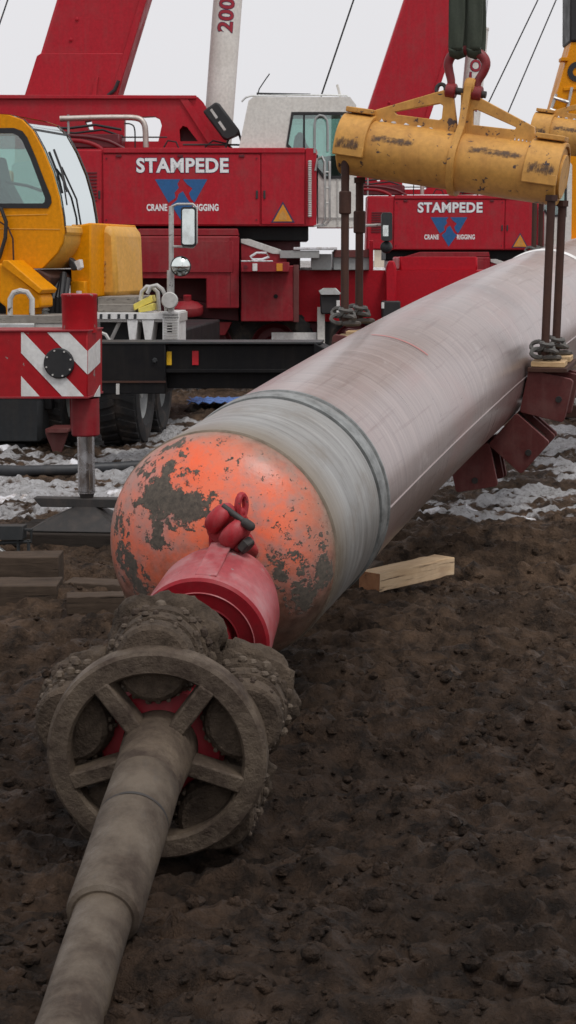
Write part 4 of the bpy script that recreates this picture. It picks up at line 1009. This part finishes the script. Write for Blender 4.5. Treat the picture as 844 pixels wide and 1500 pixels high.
letter('STAMPEDE', on(AF, 404, 507, .045), AF.size(53), AF.size(8), MATS['letter_red'], mf, .02)
E_('lamp_post', Q(465,476,450,512), -.05, .05, 'white_paint', ca, .008)
lb = E_('lamp_box', [(469,424),(496,424),(498,430),(498,460),(470,460)], -.2, .2, 'black_plastic', ca, .02); E_('lamp_lens', Q(493,498,440,458), -.215, -.202, 'white_decal', lb, .004); E_('lamp_hood', [(467,426),(474,422),(492,422),(500,430),(497,432),(470,432)], -.26, -.202, 'galvanised', lb, .006)
lb = E_('lamp_box', Q(560,587,441,466), -.2, .2, 'black_plastic', ca, .02); E_('lamp_lens', Q(559,563,443,452), -.215, -.202, 'white_decal', lb, .004)
for x in (196, 308, 402, 520, 632, 744):
    wheel(ca, AF.at(x, 506, .62 if x > 430 else .55) , (0,1,0), .68, .5, MATS['red_dark'])
E_('under_frame', Q(170,470,462,515), .9, 2.0, 'black_steel', ca, .02)
for xb, wd in ((214, 0),): pass
for x in (160, 470, 760):   # outrigger jacks under the frame
    p = AF.at(x, 480, 1.6); q_ = Vector((p.x, p.y, 0)); MB().lathe([(.0,0),(.0,.3),(.06,.3),(.1,.1),(p.z,.1),(p.z,0)], q_, (0,0,1), 20).build('outrigger_jack', MATS['black_steel'], ca)

# the second red crane of the same make, farther back
cbk = copy_tree(ca)
xA = AF.o.x; tB = P(657, 380, 39.7)
cbk.location = (tB.x, 39.7, -.32); cbk['label'] = 'second red mobile crane standing farther back behind the spreader beam'
for chd in cbk.children:
    if chd.name.startswith('boom'): chd.location.x += .50

# ------------------------------------------------------------------ far yellow boom, cream shed, hoist cables
yb = P(850, 380, 46); YF = Frame((yb.x, yb.y, 0), 0)
fy = root('yellow_crane', YF, 'yellow telescopic crane boom with ladder rungs, rising behind the second beam', 'crane')
bo = E_('boom', [(838,58),(930,58),(880,390),(745,390)], 0, 1.2, 'yellow_paint', fy, .04, fr=YF)
E_('boom_head', [(835,62),(836,-120),(935,-120),(932,62)], -.05, 1.25, 'black_plastic', bo, .06, fr=YF)
E_('side_rib', [(826,128),(900,122),(900,126),(825,133)], -.04, -.002, 'yellow_paint', bo, .01, fr=YF)
E_('pin', Q(822,833,84,89), -.1, .3, 'yellow_paint', bo, .01, fr=YF)
pc_ = YF.at(846, 105, -.03); MB().lathe([(0,.12),(0,.26),(.01,.26),(.01,.12)], pc_, (0,1,0), 32, closed=True).build('lettering', MATS['black_plastic'], bo)
for y in (143, 160, 174):
    x = 812 - (y-140)*.33; MB().tube([YF.at(x, y, -.12), YF.at(x+22, y+7, -.12)], .045, 8).build('ladder_rung', MATS['galvanised'], bo)
MB().tube([YF.at(838,128,-.1), YF.at(826,185,-.1)], .04, 8).build('ladder_rail', MATS['galvanised'], bo); MB().tube([YF.at(815,138,-.1), YF.at(797,192,-.1)], .04, 8).build('ladder_rail', MATS['galvanised'], bo)
E_('superstructure', Q(730,960,350,440), -.6, 2.2, 'yellow_paint', fy, .1, fr=YF); E_('carrier', Q(650,1100,440,478), -.8, 2.4, 'black_steel', fy, .05, fr=YF)
for x in (700, 790, 960, 1050): wheel(fy, YF.at(x, 460, -.5), (0,1,0), .7, .5, MATS['yellow_paint'])
sh_o = P(590, 380, 75); SHF2 = Frame((sh_o.x, sh_o.y, 0), R(6)); shd = root('site_shed', SHF2, 'cream coloured site shed seen between the two red cranes', 'shed')
E_('wall', Q(548,640,361,452), 0, 3, 'cream_paint', shd, .03, fr=SHF2); E_('roof', [(545,361),(643,361),(640,358),(548,358)], -.2, 3.2, 'pale_steel', shd, .02, fr=SHF2)
E_('door', Q(625,634,385,448), -.04, -.002, 'grey_paint', shd, .01, fr=SHF2); E_('window', Q(570,590,390,405), -.04, -.002, 'dark_grey', shd, .01, fr=SHF2)
for a, b, Yd, lab in (((-60,210),(25,-40),34,'thin hoist cable slanting up behind the first red boom'), ((468,148),(535,-50),33,'thin hoist cable rising behind the white crane cab'), ((716,150),(812,-50),43,'thin hoist cable beside the far white lift cylinder'), ((740,175),(836,-50),44,'thin hoist cable between the lift cylinder and the yellow boom')):
    p0, p1 = P(*a, Yd), P(*b, Yd); d = (p1-p0); p1 = p1 + d*.6; o = MB().tube([Vector((0,0,0)), (p1-p0)], .017, 6).build('hoist_cable', MATS['dark_grey']); o.location = p0; tag(o, lab, 'cable', 'hoist cables')

# ------------------------------------------------------------------ yellow mobile crane at the left
yo = P(62, 394, 18.8); YC = Frame((yo.x, yo.y, 0), R(16))
yc = root('yellow_mobile_crane', YC, 'yellow mobile crane with rounded cab, grey deck and muddy tyres', 'crane')
def Y_(name, poly, w0, w1, mat, parent=None, bevel=.01, holes=(), pw=None): return E_(name, poly, w0, w1, mat, parent, bevel, holes, YC, pw)
side = [(-90,166),(-20,166),(12,168),(32,175),(48,192),(62,218),(76,252),(86,288),(91,318),(93,340),(91,356),(84,370),(62,393),(28,394),(-90,394)]
swin = [(-60,190),(20,190),(31,194),(38,202),(50,230),(62,262),(72,288),(73,296),(69,302),(-60,302)]
cbd = Y_('cab_side', side, 0, .05, 'yellow_paint', yc, .012, [swin])
Y_('far_cab_side', side, .98, 1.03, 'yellow_paint', yc, .012, [swin], pw=0)
for w0 in (.018, 1.0): Y_('side_window', swin, w0, w0+.006, 'cab_glass', cbd, 0, pw=0)
sw2 = [(-60,187.5),(21,187.5),(33,192),(40,201),(52.5,230),(64.5,262),(75,288),(76,297),(71,305),(-60,305)]
Y_('window_seal', sw2, -.012, -.002, 'black_plastic', cbd, 0, [[(-60,195),(18,195),(27,199),(33,206),(45,232),(57,264),(66.5,290),(66,296),(63,298),(-60,298)]], pw=0)
m = MB()
def strip(pts, w0, w1, th=.012):
    m = MB(); q = [YC.at(x, y, 0) for x, y in pts]
    for p in q:
        m.v += [(p.x, w0, p.z), (p.x, w1, p.z)]
    m.f = [(2*i, 2*i+1, 2*i+3, 2*i+2) for i in range(len(q)-1)]
    return m
ws_ = strip([(12,168),(32,175),(48,192),(62,218),(76,252),(86,288),(91,318),(92,330)], .06, .97).build('windscreen', MATS['screen_glass'], yc, ang=70)
for w0, w1 in ((.035,.075),(.955,1.0)):
    m = strip([(12,167),(32,174),(49,191),(63,217),(77,251),(87,287),(92,318),(93,331)], w0, w1); m.build('screen_trim', MATS['black_plastic'], ws_, ang=70)
strip([(-90,165.5),(-20,165.5),(13,167.5)], .0, 1.03).build('roof', MATS['yellow_paint'], yc)
strip([(45,187),(47,190.5)], .05, .98).build('screen_joint', MATS['black_plastic'], ws_)
nose = strip([(92,330),(93,340),(91,356),(84,370),(62,393),(28,394)], .05, .98); nose.build('nose_panel', MATS['yellow_dusty'], yc, ang=25)
strip([(92.5,331),(94.5,333),(95,340),(93.5,344)], .05, .98).build('nose_trim', MATS['yellow_dusty'], yc, ang=25)
# wiper
q = [YC.at(83,278,0), YC.at(93,333,0)]
def wp(x, y, wv): p = YC.at(x, y, 0); return Vector((p.x + .03, wv, p.z))
MB().tube([wp(91,328,.45), wp(86,290,.42), wp(73,243,.25)], .011, 6).build('wiper_arm', MATS['black_plastic'], ws_)
MB().tube([wp(84,280,.20), wp(74,246,.22), wp(62,217,.24)], .014, 6).build('wiper_blade', MATS['black_plastic'], ws_)
MB().tube([wp(88,300,.12), wp(82,268,.14), wp(72,243,.24)], .009, 6).build('wiper_arm', MATS['black_plastic'], ws_)
# door seams and hinge
for pts in ([(-90,334),(88,336)], [(-90,318),(70,314)]):
    MB().tube([YC.at(x, y, -.002) for x, y in pts], .004, 5).build('panel_seam', MATS['yellow_dusty'], cbd)
Y_('seat', [(-60,300),(-60,230),(-30,225),(-22,260),(-10,280),(0,300)], .35, .7, 'dark_grey', yc, .04, pw=0)
MB().tube([YC.at(-5,265,.5), YC.at(40,272,.5), YC.at(62,280,.6)], .018, 6).build('control_rail', MATS['black_plastic'], yc)
Y_('inner_panel', [(44,290),(58,290),(60,230),(52,232)], .85, .95, 'dark_grey', yc, .01, pw=0)
Y_('floor_pan', [(-90,302),(60,302),(84,330),(86,352),(62,388),(-90,388)], .06, .96, 'dark_grey', yc, 0, pw=0)
# hose loop on the cab side
MB().tube([YC.at(x, y, -.06) for x, y in ((-12,300),(2,306),(9,325),(8,348),(0,375),(-8,392))], .022, 8).build('hose', MATS['black_plastic'], yc)
MB().tube([YC.at(x, y, -.05) for x, y in ((0,325),(12,333),(19,350),(20,380),(17,404))], .010, 6).build('hose', MATS['rust_steel'], yc)
# lamp on the nose
Y_('work_lamp', [(101,377),(108,383),(113,393),(106,397),(101,390)], .25, .36, 'black_plastic', yc, .01, pw=.25); Y_('lamp_glass', [(108,383),(116,380),(118,392),(113,396)], .26, .35, 'white_decal', yc, .004, pw=.25)
# slanted yellow arm under the cab
ar = Y_('support_arm', [(-90,386),(6,386),(58,432),(60,438),(60,450),(44,453),(43,478),(8,478),(8,450),(-30,420),(-90,416)], -.35, -.02, 'yellow_paint', yc, .02, pw=-.35)
Y_('arm_flange', [(6,381),(14,381),(64,424),(60,431),(4,388)], -.38, .02, 'yellow_paint', ar, .012, pw=-.35)
Y_('under_cab', [(20,395),(58,395),(75,405),(70,420),(40,415)], .0, .9, 'rust_steel', yc, .02, pw=0)
Y_('rear_housing', Q(-420,-96,236,438), .1, 2.2, 'yellow_paint', yc, .05, pw=.1); Y_('rear_grille', Q(-360,-240,280,390), .075, .098, 'black_plastic', yc, .01, pw=.1); Y_('slew_platform', Q(-430,-92,440,468), .0, 2.2, 'black_steel', yc, .03, pw=0)
# yellow housing right of the cab
bx_ = Y_('side_housing', [(100,332),(133,326),(133,436),(104,436),(104,404)], .50, 1.9, 'yellow_paint', yc, .02, pw=.5)
bx2 = Y_('tall_housing', [(120,330),(160,331),(167,337),(171,436),(120,438)], .9, 1.8, 'yellow_dusty', yc, .07, pw=.9)
Y_('lower_step', Q(103,124,412,434), .40, .498, 'yellow_paint', yc, .01)
Y_('recess', rrect(141,149,332,362,3,3)[::-1], .885, .898, 'black_plastic', bx2, .004); MB().tube([YC.at(144,337,.87), YC.at(148,340,.84), YC.at(148,355,.84), YC.at(144,358,.87)], .014, 6).build('grab_handle', MATS['yellow_paint'], bx2)
for i in range(4): Y_('mark', Q(150,155,382+i*9,388+i*9), .89, .898, 'ochre_paint', bx2, 0)
# bellows and hoses
a, b = YC.at(52, 432, .2), YC.at(52, 466, .2)
for x0 in (62,):
    p0_, p1_ = YC.at(x0, 468, .1), YC.at(x0, 428, .1); n = 7
    MB().lathe([(i*(p1_-p0_).length/(2*n), .085 if i % 2 else .060) for i in range(2*n+1)], p0_, p1_-p0_, 18).build('bellows', MATS['galvanised'], yc, ang=20)
for x0, y0, x1, y1, r in ((76,470,86,405,.035),(84,470,92,402,.03),(92,470,94,400,.035),(98,468,100,408,.03),(72,470,78,428,.03)):
    MB().tube([YC.at(x0, y0, .2), YC.at((x0+x1)/2-3, (y0+y1)/2, .15), YC.at(x1, y1, .3)], r, 8).build('hose', MATS['black_plastic'], yc)
Y_('slew_base', Q(-90,104,440,470), .3, 1.8, 'black_steel', yc, .03, pw=.3)
# deck
CF2 = Frame((yo.x, 18.6, 0), R(5))
def D_(name, poly, w0, w1, mat, parent=None, bevel=.008, holes=(), pw=None): return E_(name, poly, w0, w1, mat, parent or yc, bevel, holes, CF3, pw)
class LF3(Frame): pass
# the carrier sits in its own frame but hangs on the same root: convert through world space
def to_root(fr, p): return YC.loc(fr.o + fr.eu*p[0] + fr.ew*p[1] + Vector((0,0,p[2])))
def D_(name, poly, w0, w1, mat, parent=None, bevel=.008, holes=(), pw=None):
    pw = w0 if pw is None else pw
    m = MB().extr(CF2.poly(poly, pw), w0, w1, [CF2.poly(h, pw) for h in holes]); m.v = [tuple(to_root(CF2, v)) for v in m.v]
    return m.build(name, MATS[mat], parent or yc, bevel)
def dt(x, y, wv): return to_root(CF2, CF2.at(x, y, wv))
dk = D_('deck', Q(-120,98,470,490), -.35, 5.5, 'pale_steel', None)
D_('deck_plate', Q(-120,94,462,474), -.36, .4, 'grey_plank', dk, .006); D_('deck_plate', Q(-100,50,474,486), -.42, -.352, 'galvanised', dk, .006)
D_('deck', Q(98,264,458,472), .0, .55, 'pale_steel', None); D_('deck_edge', Q(140,262,458,468), -.03, -.002, 'white_decal', dk, .006)
for i, x in enumerate((146, 158, 172, 184, 196)): D_('edge_slot', Q(x,x+4,460,467), -.036, -.0305, 'dark_grey', dk, 0)
# pressed white brackets under the deck edge
for x0, x1 in ((186,202),(208,226)):
    D_('deck_bracket', [(x0,468),(x1,468),((x0+x1)/2+4,503),((x0+x1)/2-4,503)], -.02, .3, 'white_decal', None, .006)
D_('deck_bracket', Q(238,262,456,504), -.03, .5, 'white_decal', None, .008)
for i in range(11): D_('bracket_rib', Q(240,260,459+i*4,460.6+i*4), -.042, -.031, 'pale_steel', None, 0)
D_('bracket_hole', Q(245,252,474,488), -.036, -.0305, 'black_steel', None, 0)
D_('mesh_panel', Q(147,262,470,505), .35, .4, 'dark_grey', None, 0)
MB().tube([dt(160,504,.1), dt(176,470,.1)], .022, 6).build('brace', MATS['pale_steel'], yc)
MB().tube([dt(144,486,-.02), dt(155,490,-.02), dt(163,503,-.02)], .02, 6).build('hose', MATS['pale_steel'], yc)
# planks and yellow chocks on the deck
for i, (x0, x1, y0, y1, w0) in enumerate(((143,200,446,457,.1),(143,197,435,446,.35))):
    D_('plank', Q(x0,x1,y0,y1), w0, w0+1.1, 'grey_plank', None, .008)
D_('chock', [(195,446),(222,432),(224,442),(196,455)], .05, .28, 'yellow_plastic', None, .01); D_('chock', [(202,452),(224,444),(225,455),(203,458)], .0, .22, 'yellow_plastic', None, .01)
for pts, wv in (([(15,470),(15,438),(20,429),(30,426),(40,428),(47,438),(47,470)], -.3), ([(206,440),(208,427),(215,420),(224,421),(231,428),(233,456)], .15), ([(216,430),(221,420),(230,418),(238,424),(243,434),(244,458)], .05)):
    q = [dt(x, y, wv) for x, y in pts]; MB().tube(q, .030 if wv < 0 else .024, 8).build('grab_rail', MATS['pale_steel'], yc)
# mirror post with square and round mirror
MB().tube([dt(250,458,.0), dt(250,396,.0)], .040, 10).build('mirror_post', MATS['pale_steel'], yc); po = MB().tube([dt(251,400,.0), dt(251,302,.0)], .028, 10).build('mirror_post', MATS['pale_steel'], yc)
MB().tube([dt(251,303,0), dt(260,299,-.05), dt(283,299,-.1), dt(288,304,-.1), dt(288,356,-.1), dt(283,362,-.1), dt(254,361,-.03)], .013, 8).build('mirror_arm', MATS['pale_steel'], po)
mrr = D_('mirror', rrect(265,287,303,361,4,3)[::-1], -.16, -.10, 'black_plastic', None, .008); D_('mirror_face', rrect(267,285,306,358,3,3)[::-1], -.166, -.161, 'mirror_glass', mrr, 0)
rc = dt(265, 390, -.1); vw = (YC.loc(Vector((0,-1,.0))) - YC.loc(Vector((0,0,0)))).normalized(); rs = CF2.size(15)
MB().lathe([(-.02,0),(-.02,rs*.9),(.0,rs),(.015,rs),(.018,rs*.95)], rc, vw, 28).build('round_mirror', MATS['black_plastic'], yc)
MB().lathe([(.014,rs*.94),(.035,rs*.75),(.052,rs*.5),(.062,rs*.25),(.065,0)], rc, vw, 28).build('mirror_face', MATS['mirror_glass'], yc, ang=180)
MB().tube([dt(251,388,-.0), dt(258,388,-.05)], .014, 6).build('mirror_arm', MATS['pale_steel'], yc)
c = dt(249, 440, -.06); MB().lathe([(0,0),(0,.03),(.02,.035),(.02,.05),(.0,.055),(.0,.085),(.03,.09),(.05,.08),(.05,0)], c, vw, 22).build('air_fitting', MATS['pale_steel'], yc, ang=30)
# wheels: axles run left-right
axd = (YC.loc(CF2.eu) - YC.loc(Vector((0,0,0)))).normalized()
for x, y, Yw in ((182, 566, 19.6), (212, 560, 21.2), (75, 566, 19.7), (90, 560, 21.3)):
    p = P(x, 400, Yw); p.z = .66; wheel(yc, YC.loc(p), axd, .68, .50, MATS['grey_paint'])
D_('fender', Q(147,236,505,520), .9, 2.6, 'black_steel', None, .02)
D_('axle_box', Q(-140,62,584,648), .2, 1.6, 'dark_grey', None, .05); D_('chassis', Q(-140,240,490,560), 1.35, 6.5, 'black_steel', None, .03)
D_('mudflap', Q(62,76,560,600), .3, .6, 'black_steel', None, .01)
st = D_('step', Q(66,100,628,634), -.1, .35, 'clamp_red', None, .01); D_('step_side', [(66,634),(100,634),(90,664),(78,664)], .0, .04, 'clamp_red', st, .006)
D_('hub_tank', rrect(-60,40,650,676,8,3)[::-1], .3, .9, 'rubber', None, .02)
# black outrigger beam reaching right
ob_ = D_('outrigger_beam', Q(100,243,502,577), -1.35, -.85, 'black_steel', None, .012)
ib = D_('inner_beam', Q(243,470,506,542), -1.28, -.90, 'black_steel', None, .010)
D_('beam_flange', Q(243,470,541,546), -1.33, -.86, 'black_steel', ib, .004); D_('lower_beam', Q(243,466,546,569), -1.20, -.92, 'black_steel', ib, .008); D_('top_edge', Q(100,470,501,504), -1.36, -.84, 'dark_grey', ib, .003)
D_('reflector', Q(243.5,251.5,515,535), -1.292, -1.281, 'reflector_yellow', ib, .003); D_('reflector', Q(281.5,291,514,535), -1.292, -1.281, 'reflector_red', ib, .003)
D_('end_plate', [(460,502),(480,512),(480,575),(460,575)], -1.4, -.8, 'black_steel', ib, .01); D_('label_plate', Q(170,175,562,578), -1.362, -1.351, 'pale_steel', ob_, .003)
p = dt(227, 528, -1.35); MB().lathe([(0,.03),(.02,.02),(.02,0)], p, vw, 6).build('bolt', MATS['dark_grey'], ob_); D_('slide_pad', Q(147,243,558,561), -1.365, -1.351, 'rust_steel', ob_, .002)
pj = P(505, 560, 17.4); jz = YC.loc(Vector((pj.x, pj.y, 0))); MB().lathe([(0,0),(0,.3),(.08,.3),(.12,.09),(.95,.09),(.95,0)], jz, (0,0,1), 20).build('outrigger_jack', MATS['black_steel'], yc)

# ------------------------------------------------------------------ red and white outrigger in front of it
og = G(110, 800); OF = Frame((og.x, og.y + .25, 0), R(6))
ot = root('outrigger', OF, 'red outrigger beam end with white chevrons standing on a chrome jack', 'outrigger')
def O_(name, poly, w0, w1, mat, parent=None, bevel=.008, holes=(), pw=None): return E_(name, poly, w0, w1, mat, parent, bevel, holes, OF, pw)
W0 = -.22
bxo = O_('beam_box', Q(-420,128.5,485,582), W0, W0+.50, 'red_stripe', ot, .006)
for pl in ([(31,487),(34.5,487),(123,580.5),(91,580.5),(31,517)], [(69,487),(101,487),(128,514.5),(128,548.5)], [(31,551),(58,580.5),(31,580.5)]):
    O_('chevron', pl, W0-.004, W0-.0006, 'white_decal', bxo, 0)
for nm, y0, y1 in (('top_edge', 483.5, 486), ('bottom_edge', 581, 584)): O_(nm, Q(-420,130,y0,y1), W0-.012, W0+.51, 'red_dull', bxo, .003, pw=W0)
ue = OF.at(128.5, 530, W0).x
def side_poly(pl):
    m = MB(); pts = [OF.atu(x, y, ue+.001) for x, y in pl]
    return [(p.y, p.z) for p in pts]
sp = [[(129,514),(146.5,496),(146.5,531),(129,548)], [(137,581),(146.5,564),(146.5,581)]]
for pl in sp:
    q = [(min(max(a, W0+.004), W0+.496), b) for a, b in side_poly(pl)]; MB().extr(q, ue+.0006, ue+.004, fn=lambda a, b, d: (d, a, b)).build('chevron', MATS['white_decal'], bxo, 0)
p = OF.at(87, 532, W0-.004); MB().lathe([(0,.112),(-.018,.112),(-.024,.104),(-.024,0)], p, (0,1,0), 32).build('cover_cap', MATS['black_plastic'], bxo, ang=30)
for i in range(8):
    a = 2*math.pi*i/8+.3; MB().cyl(p + Vector((.095*math.cos(a), -.022, .095*math.sin(a))), p + Vector((.095*math.cos(a), -.032, .095*math.sin(a))), .007, n=6).build('bolt', MATS['pale_steel'], bxo)
jc = OF.at(125, 600, 0); jx = jc.x
def zpx(y): return OF.at(125, y, 0).z
MB().lathe([(zpx(487),.13),(zpx(436),.13),(zpx(434),.135),(zpx(431),.135),(zpx(430),.12),(zpx(430),0)], (jx-.03, 0, 0), (0,0,1), 32).build('jack_top', MATS['red_stripe'], ot, ang=30)
MB().lathe([(zpx(430),.02),(zpx(430)+.02,.02),(zpx(430)+.02,0)], (jx-.02, -.05, 0), (0,0,1), 10).build('bolt', MATS['pale_steel'], ot)
MB().lathe([(zpx(583),.105),(zpx(636),.105),(zpx(638),.098),(zpx(638),.06)], (jx, 0, 0), (0,0,1), 32).build('jack_sleeve', MATS['red_dull'], ot, ang=30)
O_('sleeve_plate', [(98,584),(110,584),(110,636),(100,630)], -.02, .02, 'red_dull', ot, .004, pw=-.1)
MB().lathe([(zpx(722),.064),(zpx(630),.064)], (jx, 0, 0), (0,0,1), 28).build('jack_rod', MATS['chrome'], ot)
MB().lathe([(zpx(736),.03),(zpx(728),.05),(zpx(722),.058),(zpx(719),.066)], (jx, 0, 0), (0,0,1), 24).build('rod_end', MATS['dark_iron'], ot)
MB().add([*[(jx+sx, sy, zpx(742)) for sx, sy in ((-.34,-.06),(.30,-.06),(.30,.06),(-.34,.06))], *[(jx+sx, sy, zpx(729)) for sx, sy in ((-.40,-.06),(.34,-.06),(.34,.06),(-.40,.06))]], [(0,3,2,1),(4,5,6,7),(0,1,5,4),(1,2,6,5),(2,3,7,6),(3,0,4,7)]).build('handle_plate', MATS['dark_iron'], ot, .006)
zt, zb = zpx(741), zpx(771)
MB().add([*[(jx+sx*.34-.04, sy*.30, zb) for sx, sy in ((-1,-1),(1,-1),(1,1),(-1,1))], *[(jx+sx*.34-.04, sy*.30, zb+.012) for sx, sy in ((-1,-1),(1,-1),(1,1),(-1,1))], *[(jx+sx*.08, sy*.08, zt) for sx, sy in ((-1,-1),(1,-1),(1,1),(-1,1))]],
   [(0,3,2,1),(0,1,5,4),(1,2,6,5),(2,3,7,6),(3,0,4,7),(4,5,9,8),(5,6,10,9),(6,7,11,10),(7,4,8,11),(8,9,10,11)]).build('foot_plate', MATS['dark_iron'], ot, .004)
zb = max(zb, .10)
for i in range(4):
    tm = MB().box(-.55, .50, -.085, .085, 0, zb-.004).build('mat_timber', MATS['mat_timber'], None, .01)
    tm.location = OF.o + OF.eu*(jx-.02+.02*i) + OF.ew*(-.27+.18*i); tm.rotation_euler = (0,0,-OF.th); tag(tm, ('black mat timber with its long side facing the weathered baulks', 'black mat timber second from the weathered baulks under the jack foot', 'black mat timber under the jack foot, second from the plastic pipe', 'black mat timber under the jack foot, nearest the plastic pipe')[i], 'mat timber', 'mat timbers under the jack foot')
